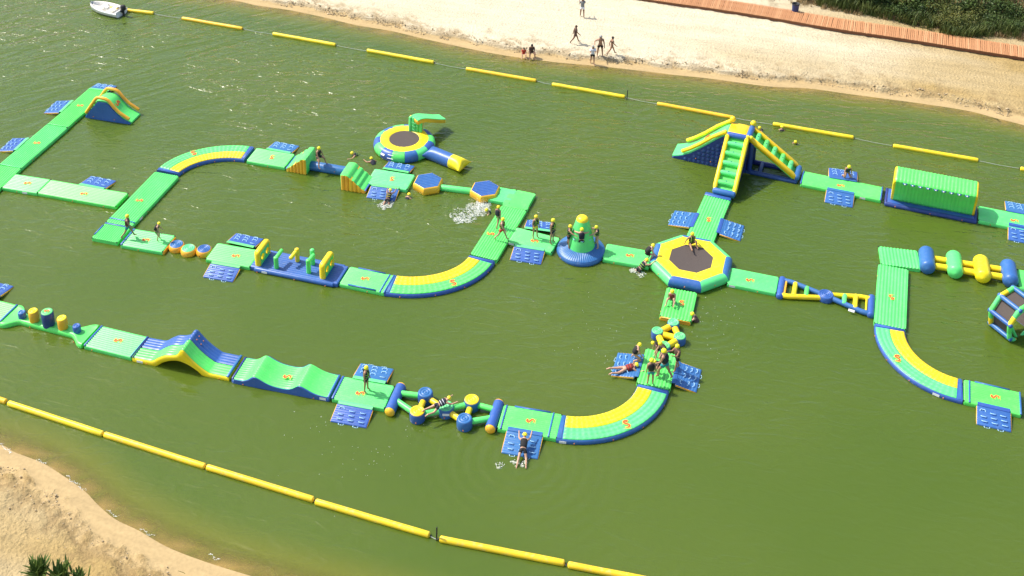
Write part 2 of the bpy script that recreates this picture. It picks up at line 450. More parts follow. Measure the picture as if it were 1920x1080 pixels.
    df = N.new('ShaderNodeBsdfDiffuse'); Lk.new(shal.outputs[2], df.inputs['Color'])
    bs = N.new('ShaderNodeBump'); bs.inputs['Strength'].default_value = 0.05; bs.inputs['Distance'].default_value = 0.5
    Lk.new(h, bs.inputs['Height']); Lk.new(bs.outputs[0], df.inputs['Normal'])
    ss = N.new('ShaderNodeSubsurfaceScattering'); ss.falloff = 'BURLEY'
    ss.inputs['Scale'].default_value = 1.0; ss.inputs['Radius'].default_value = (0.5, 0.6, 0.25)
    Lk.new(shal.outputs[2], ss.inputs['Color'])
    body = N.new('ShaderNodeMixShader'); body.inputs[0].default_value = 0.55
    Lk.new(df.outputs[0], body.inputs[1]); Lk.new(ss.outputs[0], body.inputs[2])
    tr = N.new('ShaderNodeBsdfTransparent'); tr.inputs[0].default_value = (0.95, 0.92, 0.74, 1)
    mx = N.new('ShaderNodeMixShader')
    Lk.new(rng(at.outputs['Fac'], -0.1, 1.35, 0.15, 1.0), mx.inputs[0])
    Lk.new(tr.outputs[0], mx.inputs[1]); Lk.new(body.outputs[0], mx.inputs[2])
    gl = N.new('ShaderNodeBsdfGlossy'); gl.inputs['Roughness'].default_value = 0.17; gl.inputs['Color'].default_value = (1, 1, 1, 1)
    Lk.new(bp.outputs[0], gl.inputs['Normal'])
    fr = N.new('ShaderNodeFresnel'); fr.inputs['IOR'].default_value = 1.40; Lk.new(bp.outputs[0], fr.inputs['Normal'])
    fin = N.new('ShaderNodeMixShader')
    Lk.new(fr.outputs[0], fin.inputs[0]); Lk.new(mx.outputs[0], fin.inputs[1]); Lk.new(gl.outputs[0], fin.inputs[2])
    Lk.new(fin.outputs[0], out.inputs['Surface'])
    return mt

def seg_dist(p, line):
    best = 1e9
    for i in range(len(line) - 1):
        a = line[i]; d = line[i + 1] - a
        t = max(0, min(1, (p - a).dot(d) / d.length_squared))
        q = (a + d * t - p).length_squared
        if q < best: best = q
    return sqrt(best)
FC = FARL[::4] + [FARL[-1]]; NC = NEARL[::4] + [NEARL[-1]]
mb = MB(); xs = [-75 + 1.0 * i for i in range(151)]; ys = [24 + 1.0 * i for i in range(85)]
sh = []
for y in ys:
    for x in xs:
        mb.v.append((x, y, 0.0))
        p = Vector((x, y))
        # only points near a bank need the true distance
        dn = seg_dist(p, NC) if y < 75 and x < 40 else 20.0
        dfv = seg_dist(p, FC) if y > 62 else 20.0
        sh.append(min(dn, dfv, 12.0))
nx = len(xs)
for j in range(len(ys) - 1):
    for i in range(nx - 1):
        a = j * nx + i
        mb.f.append((a, a + 1, a + nx + 1, a + nx))
wo = structure(mb.build('lake_water', water_mat()))
atb = wo.data.attributes.new('shore', 'FLOAT', 'POINT')
atb.data.foreach_set('value', sh)

# ------------------------------------------------------------------ inflatable building blocks
def ribtop(W, n, h, amp, inset=0.055, seg=4):
    pts = []
    y0 = -W / 2 + inset; y1 = W / 2 - inset
    for i in range(n * seg + 1):
        t = i / (n * seg)
        pts.append((y0 + (y1 - y0) * t, h - amp + amp * abs(sin(pi * n * t)) ** 0.62))
    return pts

def slab_prof(W, z0, h, n, amp, r=0.07):
    """closed cross-section (y, z) of an air mat: fluted top and bulging round sides"""
    m = (z0 + h) / 2
    left = [(-W / 2 + 0.07, z0), (-W / 2 + 0.012, z0 + 0.07), (-W / 2, m), (-W / 2 + 0.008, h - 0.085), (-W / 2 + 0.03, h - 0.035)]
    top = ribtop(W, n, h, amp)
    return left + top + [(-y, z) for y, z in reversed(left)]

def end_rings(L, prof, r=0.06):
    ym = max(abs(y) for y, z in prof); z0 = min(z for y, z in prof); z1 = max(z for y, z in prof); zm = (z0 + z1) / 2
    rings = []
    for x, k in ((-L / 2, .82), (-L / 2 + .012, .92), (-L / 2 + .04, .985), (-L / 2 + .08, 1), (L / 2 - .08, 1), (L / 2 - .04, .985), (L / 2 - .012, .92), (L / 2, .82)):
        ins = (1 - k) * 0.25
        rings.append([(x, y * (1 - ins / max(ym, .1)), zm + (z - zm) * k) for y, z in prof])
    return rings

def mat_mesh(L, W, n=10, h=0.28, z0=-0.08, amp=0.062, along=True):
    mb = MB()
    if along:
        mb.loft(end_rings(L, slab_prof(W, z0, h, n, amp)))
    else:
        mb.loft(end_rings(W, slab_prof(L, z0, h, n, amp)))
        mb.v = [(-y, x, z) for x, y, z in mb.v]
    return mb

# ---- printed emblem: red S with a ball head, yellow outline, a line of small lettering under it
def ribbon(pts, w, z):
    mb = MB(); L = []; Rr = []
    for i, p in enumerate(pts):
        a = Vector(pts[max(i - 1, 0)]); b = Vector(pts[min(i + 1, len(pts) - 1)])
        t = (b - a).normalized(); n = Vector((-t.y, t.x)); ww = w[i] if isinstance(w, list) else w
        p = Vector(p)
        L.append((*(p + n * ww), z)); Rr.append((*(p - n * ww), z))
    mb.loft([[l, r] for l, r in zip(L, Rr)], False, False)
    return mb
def disc(c, r, z, n=14):
    mb = MB(); mb.v = [(c[0] + r * cos(2 * pi * k / n), c[1] + r * sin(2 * pi * k / n), z) for k in range(n)]
    mb.f = [tuple(range(n))]; return mb
def join(*ms):
    o = MB()
    for q in ms:
        b = len(o.v); o.v += q.v; o.f += [tuple(i + b for i in f) for f in q.f]
    return o
_s = [(0.20, 0.30), (0.06, 0.37), (-0.09, 0.34), (-0.17, 0.24), (-0.13, 0.13), (0.0, 0.05), (0.13, -0.02), (0.20, -0.12), (0.17, -0.23), (0.06, -0.30), (-0.07, -0.29), (-0.16, -0.22)]
_w = [.035, .065, .085, .085, .08, .08, .08, .08, .075, .06, .04, .02]
LOGO_RED = join(ribbon(_s, _w, 0.006), disc((0.03, 0.27), 0.085, 0.0085)).mesh('emblem', RED, False)
_txt = MB()
random.seed(4)
for k in range(9):
    _txt.quad((-0.30 + k * 0.068, -0.45, .006), (-0.30 + k * 0.068 + random.uniform(.03, .05), -0.45, .006), (-0.30 + k * 0.068 + random.uniform(.03, .05), -0.395, .006), (-0.30 + k * 0.068, -0.395, .006))
LOGO_YEL = join(ribbon(_s, [q + .032 for q in _w], 0.002), disc((0.03, 0.27), 0.115, 0.0035), _txt,
                ribbon([(-.27, .02), (-.22, .14)], .018, .003), ribbon([(-.33, .0), (-.30, .08)], .014, .003)).mesh('emblem_outline', PALEY, False)

def emblem(parent, x, y, z, rot=0.0, s=0.54):
    o = put('emblem_outline', LOGO_YEL, parent, (x, y, z), (0, 0, R(rot)))
    o.scale = (s, s, 1)
    q = put('emblem', LOGO_RED, parent, (x, y, z), (0, 0, R(rot)))
    q.scale = (s, s, 1)

VALVE = MB().lathe([(0.001, .03), (.03, .028), (.035, 0)], 8).mesh('valve', ORANGE)
PATCH = MB().box((0, 0, 0), (0.34, 0.012, 0.13)).mesh('label_patch', WHITE, False)
BUCKLE = MB().box((0, 0, 0), (0.07, 0.05, 0.05)).mesh('buckle', BLACK, False)

def details(t, L, W, seed, h=0.28, patch=None):
    """buckles where the mats are strapped together, air valves on the sides, a white rating label"""
    rnd = random.Random(seed)
    for sx in (-1, 1):
        for sy in (-1, 1):
            put('buckle', BUCKLE, t, (sx * (L / 2 - 0.01), sy * (W / 2 - .05), h - .05))
    for sy in (-1, 1):
        for k in range(2 if L > 3 else 1):
            x = L * rnd.uniform(-.35, .35)
            put('valve', VALVE, t, (x, sy * (W / 2 - .002), 0.09), (R(90) * sy * -1 if sy > 0 else R(90), 0, 0))
    if patch is not None:
        sy = -1
        put('label_patch', PATCH, t, (patch * L / 2, sy * (W / 2 + .004), 0.11))

def band(t, x, W, w=0.12, mt=None, h=0.287, name='hinge_band'):
    mb = MB()
    pr = [(-w / 2, h - .02), (-w / 2 + .02, h + .014), (w / 2 - .02, h + .014), (w / 2, h - .02)]
    mb.loft([[(x + a, y, z - (0.03 if e else 0)) for a, z in pr] for y, e in ((-W / 2 + .01, 1), (-W / 2 + .05, 0), (W / 2 - .05, 0), (W / 2 - .01, 1))])
    return mb.build(name, mt or BLUE, t)

def mat(q, label, along=True, logo=(0, 0), lrot=90, n=10, bands=(), side=None, patch=None, endcap=None, seed=0, group='green floating walkway mats', h=0.28):
    cx_, cy_, L, W, ang = q
    L -= 0.03
    W = min(max(W, 1.52), 1.74)
    t = thing('floating_mat', (cx_, cy_), ang, label, 'floating mat', group)
    mat_mesh(L, W, n, h=h, along=along).build('deck', GREEN, t)
    if logo is not None:
        emblem(t, logo[0], logo[1], h, lrot)
    for b_ in bands:
        x, w = b_[:2] if isinstance(b_, tuple) else (b_, .12)
        band(t, x * L / 2, W, w, MINT if isinstance(b_, tuple) and len(b_) > 2 else None)
    if endcap:
        e = MB(); s = endcap
        e.loft([[(s * (L / 2 + dx), y * k, z) for y, z in ((-W / 2 + .05, -.06), (-W / 2 + .02, .08), (-W / 2 + .06, .21), (W / 2 - .06, .21), (W / 2 - .02, .08), (W / 2 - .05, -.06))] for dx, k in ((-.02, 1), (.03, 1), (.055, .96))])
        e.build('end_cap', SHADED_YELLOW, t)
    if side:   # strips along the long edges
        for sy in side:
            e = MB(); e.box((0.0, sy * (W / 2 - .05), h + .005), (L * 0.62, 0.09, 0.03)); e.build('edge_strip', BLUE, t)
    details(t, L, W, seed + int(cx_ * 10), h, patch)
    return t

# ---- boarding ramp
HANDLE = MB().tube([(-.13, 0, 0), (-.12, .05, .05), (-.06, .085, .075), (0, .06, .06), (.06, .085, .075), (.12, .05, .05), (.13, 0, 0)], .020, 6, False).mesh('handle', SKYB)
def ramp(q, label, third=3, sidem=None, rot3=True, lite=False):
    """q = centre of the hinge edge, width, reach, direction away from the mat"""
    hx, hy, W, D, ang = q
    t = thing('boarding_ramp', (hx, hy), ang, label, 'boarding ramp', 'blue boarding ramps hanging on the mats')
    n = 8; th = 0.17
    tilt = math.asin(min(0.5, 0.20 / D))
    def tz(y): return 0.265 - (y / D) * 0.20
    mb = MB(); rings = []
    ks = n * 4
    ys = [0.10 + (D - 0.10) * i / ks for i in range(ks + 1)]
    for x, k, ins in ((-W / 2, .7, .03), (-W / 2 + .02, .93, .008), (-W / 2 + .06, 1, 0), (W / 2 - .06, 1, 0), (W / 2 - .02, .93, .008), (W / 2, .7, .03)):
        r_ = []
        for i, y in enumerate(ys):
            r_.append((x, y, tz(y) - .02 + .02 * abs(sin(pi * n * i / ks)) ** .6 - (1 - k) * .1))
        r_.append((x, D + .01 - ins, tz(D) - .07)); r_.append((x, D - .03, tz(D) - th))
        r_.append((x, .12, tz(0) - th)); r_.append((x, .09, tz(0) - .06))
        rings.append(r_)
    mb.loft([r[::-1] for r in rings]); mb.build('deck', BLUE, t)
    for sx in (-1, 1):
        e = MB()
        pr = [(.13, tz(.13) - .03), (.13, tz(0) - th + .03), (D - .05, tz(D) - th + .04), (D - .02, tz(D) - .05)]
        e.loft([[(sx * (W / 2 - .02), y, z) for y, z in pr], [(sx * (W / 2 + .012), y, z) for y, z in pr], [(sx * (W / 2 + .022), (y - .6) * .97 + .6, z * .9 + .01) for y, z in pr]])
        e.build('side_wall', SHADED_YELLOW, t)
    fl = MB(); fl.loft([[(x, -.10, .287), (x, .0, .292), (x, .12, tz(.12) + .018), (x, .12, tz(.12) - .01), (x, -.10, .265)] for x in (-W / 2 + .03, W / 2 - .03)])
    fl.build('hinge_flap', BLUE if lite else MINT, t, False)
    for ix in range(3):
        for iy in range(3):
            x = (ix - 1) * W * .30 + (.0 if rot3 else 0) + (iy - 1) * -.04
            y = D * (.34 + .225 * iy)
            put('handle', HANDLE, t, (x, y, tz(y) - .005), (-tilt, 0, pi if ix == 2 and iy == 0 else 0))
    for sx in (-.2, .2):
        put('handle', HANDLE, t, (sx * W, D - .01, tz(D) - .05), (-R(60), 0, 0))
    for sx in (-1, 1):
        put('buckle', BUCKLE, t, (sx * (W / 2 - .06), 0.06, .25))
    return t

# ---- quarter-turn track
def bez_path(P0, a0, P1, a1, n, k=0.55):
    P0 = Vector(P0); P1 = Vector(P1)
    d0 = Vector((cos(R(a0)), sin(R(a0)))); d1 = Vector((cos(R(a1)), sin(R(a1))))
    den = d0.x * d1.y - d0.y * d1.x
    w = P1 - P0
    s = (w.x * d1.y - w.y * d1.x) / den
    C = P0 + d0 * s
    h0 = P0 + (C - P0) * k; h1 = P1 + (C - P1) * k
    out = []
    for i in range(n + 1):
        t = i / n; u = 1 - t
        p = P0 * u ** 3 + h0 * 3 * u * u * t + h1 * 3 * u * t * t + P1 * t ** 3
        g = (h0 - P0) * u * u + (h1 - h0) * 2 * u * t + (P1 - h1) * t * t
        g.normalize()
        out.append((p, Vector((-g.y, g.x))))
    return out

def curve(P0, a0, P1, a1, inner, label, logo_t, logo_rot, W=1.64, k=0.55, patch_t=None):
    """inner = +1 when the yellow half lies to the left of the travel direction"""
    pc = (Vector(P0) + Vector(P1)) / 2
    t = thing('curved_mat', (pc.x, pc.y), 0, label, 'floating mat', 'quarter turn floating mats')
    ns = 96
    st = [(p - pc, n) for p, n in bez_path(P0, a0, P1, a1, ns, k)]
    z0, h = -.08, .25
    prof = [(-W / 2 + .08, z0), (-W / 2 + .015, z0 + .06), (-W / 2, .09), (-W / 2 + .012, .17), (-W / 2 + .05, .225), (-W / 2 + .1, h), (W / 2 - .1, h), (W / 2 - .05, .225), (W / 2 - .012, .17), (W / 2, .09), (W / 2 - .015, z0 + .06), (W / 2 - .08, z0)]
    mb = MB(); mb.loft([[(p.x + n.x * o, p.y + n.y * o, z) for o, z in prof] for p, n in st])
    mb.v = mb.v; mb.f = [f[::-1] for f in mb.f]
    mb.build('rim_tube', NAVY if False else BLUE, t)
    a, b_ = 4, ns - 4
    def sheet(o0, o1, cells, mt, name):
        rings = []
        m_ = cells * 5
        for i in range(a, b_ + 1):
            p, n = st[i]
            e = 0.0 if i in (a, b_) else 1.0
            cl = abs(sin(pi * (i - a) / 4.0)) ** .5
            r_ = [(o0, .22)]
            for j in range(m_ + 1):
                o = o0 + (o1 - o0) * j / m_
                cw = abs(sin(pi * cells * j / m_)) ** .5
                r_.append((o, .258 + .055 * e * (cl * .55 + cw * .45) * (0.25 + 0.75 * cw)))
            r_.append((o1, .22))
            rings.append([(p.x + n.x * o, p.y + n.y * o, z) for o, z in r_])
        q = MB(); q.loft(rings); q.f = [f[::-1] for f in q.f]
        return q.build(name, mt, t)
    e = W / 2 - .075
    sheet(0.0 + .004, inner * e, 3, YELLOW, 'yellow_lane')
    sheet(0.0 - .004, -inner * e, 3, GREEN, 'green_lane')
    for i0 in (1, ns - 3):
        q = MB(); rings = []
        for i in (i0, i0 + 2):
            p, n = st[i]
            rings.append([(p.x + n.x * o, p.y + n.y * o, z) for o, z in ((-W / 2 + .05, .2), (-W / 2 + .07, .272), (W / 2 - .07, .272), (W / 2 - .05, .2))])
        q.loft(rings); q.f = [f[::-1] for f in q.f]
        q.build('end_band', BLUE, t)
    p, n = st[int(logo_t * ns)]
    c = p - n * inner * W * .25
    emblem(t, c.x, c.y, .322, logo_rot, .66)
    for k_ in (.12, .38, .62, .88):
        p, n = st[int(k_ * ns)]
        for s in (-1, 1):
            c = p + n * s * (W / 2)
            put('valve', VALVE, t, (c.x, c.y, .08), (0, R(90), atan2(n.y * s, n.x * s)))
    if patch_t is not None:
        p, n = st[int(patch_t * ns)]
        c = p - n * inner * (W / 2 + .004)
        put('label_patch', PATCH, t, (c.x, c.y, .09), (0, 0, atan2(n.y, n.x) + pi / 2))
    return t

# ------------------------------------------------------------------ walkway mats
G = 'green floating walkway mats'
mat((-30.333, 74.992, 5.121, 1.56, 75.94), 'long green mat with red emblem beside the small blue and yellow slide', bands=((-1.0, .07, 1),), logo=(0.2, 0), lrot=180)
mat((-31.617, 69.996, 5.198, 1.632, 75.24), 'long green mat, second from the small slide, a ramp on its left', bands=((-1.0, .07, 1),), logo=(0.3, 0), lrot=180, seed=2)
mat((-32.598, 66.004, 3.026, 1.691, 77.83), 'green mat cut by the left edge of the frame at the corner of two walkways', logo=None, seed=3)
mat((-30.522, 65.626, 2.504, 1.562, -12.29), 'short pale green mat at the left edge with a faded emblem', logo=(0.1, 0), patch=.3, seed=4)
mat((-26.643, 64.71, 5.469, 1.473, -13.74), 'long pale green mat running into the side of another mat, one ramp behind it', logo=(0.15, -.1), seed=5)
mat((-22.729, 64.266, 5.656, 1.872, 75.02), 'long green mat leading from the far left curve down to the corner square', logo=(-0.3, .1), lrot=180, bands=((-.86, .11),), patch=-.62, seed=6)
mat((-23.635, 60.728, 1.553, 2.087, 75.74), 'corner mat with thin blue strips where the left walkway turns', logo=None, n=12, side=(1, ), bands=((.92, .12),), seed=7)
mat((-21.265, 60.062, 2.728, 1.624, -12.73), 'green mat with yellow end face next to three round stepping floats', logo=(-.1, -.05), bands=((-.96, .14),), endcap=1, seed=8)
mat((-15.944, 58.842, 2.797, 1.597, -13.69), 'green mat with two blue ramps between the round stepping floats and the blue obstacle track', logo=(.2, -.1), seed=9)
mat((-7.957, 56.842, 2.723, 1.622, -15.61), 'green mat with blue edge strips between obstacle track and the near left curve', logo=(-.1, 0), bands=((.82, .11), (1.0, .10)), side=(1, -1), n=12, seed=10)
mat((-0.548, 61.528, 5.27, 1.671, 70.32), 'long green mat with two people walking on it, left of the climbing cone', logo=(-.4, .4), lrot=180, seed=11)
mat((0.632, 64.927, 1.926, 1.628, 72.32), 'plain square green mat without emblem at the end of the hexagon crossing', logo=None, along=False, n=1, seed=12)
mat((1.547, 60.821, 2.771, 1.493, -20.89), 'green mat where two people stand, left of the climbing cone', logo=(.1, -.15), patch=-.85, n=12, seed=14)
mat((-15.721, 69.115, 2.759, 1.645, -14.22), 'green mat between far left curve and the stepped block with a blue log', logo=(.1, 0), lrot=180, seed=15)
mat((-7.607, 66.882, 2.758, 1.798, -13.24), 'green mat with ramps before and behind, left of the hexagon floats', logo=(0.1, 0), lrot=180, seed=16)
mat((7.028, 59.522, 2.754, 1.49, -14.19), 'green mat between climbing cone and octagonal trampoline', logo=(.15, -.05), n=12, seed=17)
mat((14.025, 57.439, 2.796, 1.518, -16.43), 'green mat right of the octagonal trampoline, leading to the crossed tube bridge', logo=(-.15, -.1), patch=-.78, n=12, seed=18)
mat((9.53, 55.239, 2.545, 1.74, 74.93), 'green mat with yellow end below the octagonal trampoline, a seated person on it', logo=(.1, -.15), lrot=-90, endcap=-1, n=9, seed=19)
mat((12.322, 63.34, 5.262, 1.669, 68.75), 'long green mat from the tower stairs to the octagonal trampoline', logo=(-.2, -.05), lrot=90, bands=((.93, .36),), n=9, seed=20)
mat((21.394, 67.14, 5.08, 1.561, -19.53), 'long plain green mat between the tower ladder and the green climbing wall', logo=(-.05, -.1), n=1, patch=.55, bands=((-.99, .1), (.985, .1)), seed=21)
mat((31.458, 63.654, 4.658, 1.667, -19.01), 'long green mat at the right edge behind the green climbing wall', logo=(-.2, -.1), n=1, seed=22)
mat((23.057, 59.787, 2.286, 1.797, -9.71), 'green corner mat with crosswise ribs left of the big barrels', logo=None, along=False, n=11, seed=23)
mat((21.654, 56.338, 5.403, 1.713, 72.63), 'long bright green mat right of the crossed tube bridge', logo=(-.2, .0), lrot=100, n=9, patch=None, seed=24)
mat((24.598, 48.601, 2.752, 1.641, -18.35), 'green mat with blue edge strips at the lower right, one ramp below it', logo=(.15, 0), bands=((-.80, .10), (.98, .1)), side=(1,), n=12, seed=25)
mat((7.853, 50.146, 2.679, 1.83, 74.18), 'crowded green mat with a group of people standing between two blue ramps', logo=None, n=9, seed=26)
mat((1.231, 46.348, 2.961, 1.616, -11.17), 'green mat with blue edge strips between zigzag course and near right curve', logo=(0.05, 0), bands=((-.88, .10), (.72, .10)), side=(1,), n=12, seed=27)
mat((-7.11, 48.085, 2.79, 1.619, -12.53), 'green mat with one person standing alone on it, two ramps at its sides', logo=(-.1, -.15), bands=((-.97, .14),), n=12, seed=28)
mat((-20.516, 51.414, 2.849, 1.633, -16.41), 'green mat with pale emblem between the balance pillars and the blue and yellow arch', logo=(.1, .05), bands=((-.97, .12), (.98, .08)), n=11, seed=29)
mat((-28.614, 53.889, 3.6, 1.569, -16.99), 'green mat at the left edge before the balance pillars', logo=None, bands=((.97, .12),), n=11, seed=30)
mat((30.428, 57.766, 2.174, 1.807, -17.41), 'green mat cut by the right edge after the last blue barrel', logo=None, n=1, seed=31)
mat((-0.43, 65.403, 1.533, 0.581, 73.04), 'narrow green connector mat between hexagon float and the square mat', logo=None, along=False, n=2, seed=32)

# ------------------------------------------------------------------ boarding ramps
RP = [
 ((-29.665, 77.469, 1.6, 1.1, -10.27), 'blue ramp behind the small slide at the end of the walkway', 0),
 ((-31.203, 75.068, 1.711, 1.272, 79.4), 'blue ramp on the far side of the mat beside the small slide', 0),
 ((-32.515, 70.12, 1.628, 1.183, 78.72), 'blue ramp at the left edge on the second mat from the small slide', 0),
 ((-26.311, 65.398, 1.842, 1.283, -15.5), 'blue ramp behind the long pale mat at the left', 0),
 ((-15.752, 59.813, 1.812, 1.146, -16.02), 'blue ramp behind the mat left of the obstacle track', 0),
 ((-16.185, 57.935, 1.829, 1.1, -192.71), 'blue ramp in front of the mat left of the obstacle track', 0),
 ((-15.348, 69.903, 1.793, 1.265, -16.09), 'blue ramp behind the mat beside the stepped block and log', 0),
 ((-7.367, 67.871, 1.818, 1.117, -14.12), 'blue ramp in front of the round trampoline', 0),
 ((-7.854, 66.028, 1.85, 1.1, -190.58), 'blue ramp with a swimmer climbing up out of the splashing water', 0),
 ((1.799, 61.823, 1.721, 1.112, -10.52), 'blue ramp behind the two standing people left of the cone', 0),
 ((1.286, 60.056, 1.85, 1.12, -192.73), 'blue ramp in front of the two standing people left of the cone', 0),
 ((11.408, 63.069, 1.6, 1.442, 68.47), 'blue ramp on the left of the long mat below the tower stairs', 1),
 ((12.886, 62.547, 1.606, 1.381, -108.02), 'blue ramp on the right of the long mat below the tower stairs', 1),
 ((21.65, 67.823, 1.818, 1.463, -14.21), 'blue ramp with a kneeling person, right of the tower', 1),
 ((21.175, 66.493, 1.73, 1.25, -198.1), 'blue ramp in front of the long plain mat right of the tower', 1),
 ((31.871, 64.469, 1.625, 1.41, -18.65), 'blue ramp at the right edge behind the mat after the climbing wall', 1),
 ((31.503, 63.079, 1.6, 1.398, -198.76), 'blue ramp at the right edge in front of the mat after the climbing wall', 1),
 ((24.422, 47.873, 1.6, 1.224, -197.47), 'blue ramp at the lower right with pale loops and a white side', 1),
 ((6.928, 50.32, 1.758, 1.307, 74.36), 'blue ramp with one person lying and one sitting on it', 1),
 ((8.771, 49.888, 1.691, 1.205, -106.43), 'empty blue ramp right of the crowded mat, striped by shadows', 1),
 ((1.003, 45.676, 1.764, 1.338, -191.48), 'blue ramp with a person in a black vest crawling up from the water', 1),
 ((-6.911, 48.927, 1.783, 1.264, -12.01), 'blue ramp behind the lone standing person', 0),
 ((-7.381, 47.2, 1.85, 1.1, -192.24), 'blue ramp in front of the lone standing person, loops in three rows', 0),
 ((-28.801, 54.98, 1.682, 1.225, -16.04), 'blue ramp corner at the left edge above the balance pillars', 0),
]
for q, lb, lite in RP:
    ramp(q, lb, lite=bool(lite))

# ------------------------------------------------------------------ quarter turns
curve((-6.688, 56.527), -13, (-1.516, 58.975), 72, 1, 'near left quarter turn mat, yellow inner lane, between blue obstacle track and long mat', .55, 10)
curve((-22.021, 67.22), 73, (-17.245, 69.586), -13.5, -1, 'far left quarter turn mat with its dark blue inner side showing', .42, 200, patch_t=None)
curve((20.841, 53.735), -107, (23.242, 49.055), -17, 1, 'quarter turn mat at the lower right below the long bright mat', .42, -20, patch_t=.83)
curve((2.655, 46.045), -12, (7.49, 48.806), 75, 1, 'near quarter turn mat in the middle, below the crowded mat', .52, 8, patch_t=.05)

# ------------------------------------------------------------------ small slide at the far left
def loftside(prof, y0, y1, rd=.05):
    """solid between two side planes from an outline (x, z); edges pulled in a little"""
    cx_ = sum(p[0] for p in prof) / len(prof); cz = sum(p[1] for p in prof) / len(prof)
    def sc(k): return [(cx_ + (x - cx_) * k, cz + (z - cz) * k) for x, z in prof]
    mb = MB()
    mb.loft([[(x, y, z) for x, z in q] for y, q in ((y0, sc(.95)), (y0 + rd * .4, sc(.985)), (y0 + rd, prof), (y1 - rd, prof), (y1 - rd * .4, sc(.985)), (y1, sc(.95)))])
    return mb

def strip(top, y0, y1, thick, n, amp, seg=5):
    """fluted sheet that follows a side profile top = [(x, z)] between y0 and y1"""
    mb = MB(); rings = []
    for x, z in top:
        r_ = [(x, y0, z - thick), (x, y0 + .015, z - amp)]
        for i in range(n * seg + 1):
            u = i / (n * seg)
            r_.append((x, y0 + .03 + (y1 - y0 - .06) * u, z - amp + amp * abs(sin(pi * n * u)) ** .6))
        r_ += [(x, y1 - .015, z - amp), (x, y1, z - thick)]
        rings.append(r_)
    mb.loft(rings)
    return mb

def smooth_prof(pts, n=8):
    P = [Vector(p) for p in pts]; out = []
    for i in range(len(P) - 1):
        p0 = P[max(i - 1, 0)]; p1 = P[i]; p2 = P[i + 1]; p3 = P[min(i + 2, len(P) - 1)]
        for k in range(n):
            t = k / n
            q = 0.5 * ((2 * p1) + (-p0 + p2) * t + (2 * p0 - 5 * p1 + 4 * p2 - p3) * t * t + (-p0 + 3 * p1 - 3 * p2 + p3) * t ** 3)
            out.append((q.x, q.y))
    out.append(tuple(P[-1]))
    return out

t = thing('water_slide', (-29.6, 74.02), -13.2, 'small blue water slide with yellow handrails and green lane at the upper left', 'slide')
body = [(0.0, -.08), (0.05, .12), (.55, .75), (1.12, 1.40), (1.75, 1.42), (2.05, 1.22), (2.45, .72), (2.9, .34), (3.42, .10), (3.5, -.08)]
loftside(body, 0.0, 1.45).build('body', BLUE, t)
lane = smooth_prof([(1.0, 1.42), (1.3, 1.50), (1.72, 1.48), (2.0, 1.32), (2.3, .98), (2.7, .58), (3.1, .34), (3.52, .14)], 5)
strip(lane, .10, 1.35, .16, 1, .02).build('slide_lane', GREEN, t)
for k in range(4):
    x = .12 + k * .26; z = .26 + k * .30
    q = MB(); q.tube([(x, .16, z), (x, 1.29, z)], .15, 10); q.build('step', GREEN, t)
for y in (.07, 1.38):
    q = MB(); q.tube([(.12, y, .40), (.95, y, 1.55), (1.12, y, 1.72), (1.3, y, 1.76), (1.75, y, 1.72), (1.98, y, 1.62), (2.35, y, 1.13), (2.75, y, .76), (3.38, y, .40)], .115, 12)
    q.build('handrail', SHADED_YELLOW, t)
ln = put('emblem_outline', LOGO_YEL, t, (2.22, .72, 1.10), (0, R(42), 0)); ln.rotation_euler = (R(0), R(42), R(90)); ln.rotation_euler = Matrix.Rotation(R(46), 4, 'Y').to_3x3().to_euler(); ln.scale = (.62, .62, 1)
l2 = put('emblem', LOGO_RED, t, (2.23, .72, 1.105)); l2.rotation_euler = ln.rotation_euler; l2.scale = (.62, .62, 1)
for x in (.7, 2.3):
    put('valve', VALVE, t, (x, 0.0, .2), (R(90), 0, 0))

# ------------------------------------------------------------------ three round stepping floats
def step_float(p, topm, label):
    t = thing('stepping_float', p, random.uniform(0, 360), label, 'float', 'round stepping floats')
    MB().lathe([(.01, -.1), (.36, -.1), (.46, 0), (.475, .13), (.44, .27), (.40, .33), (.37, .34)], 28).build('side_wall', SHADED_YELLOW, t)
    pr = [(.385, .335)]
    for i in range(40):
        r_ = .38 - .379 * (i + 1) / 40
        pr.append((r_, .335 + .035 * abs(sin(pi * (i + 1) / 40 * 3.5)) ** .6))
    MB().lathe(pr, 28).build('top', topm, t)
    for k in range(2):
        a = k * 2.6 + 4.0
        put('buckle', BUCKLE, t, (.46 * cos(a), .46 * sin(a), .12))
random.seed(2)
step_float((-19.46, 59.625), BLUE, 'round stepping float with blue rings next to the green mat with yellow end')
step_float((-18.673, 59.27), MINT, 'round stepping float with green rings, middle of the three')
step_float((-17.757, 59.248), BLUE, 'round stepping float with blue rings next to the mat with two ramps')

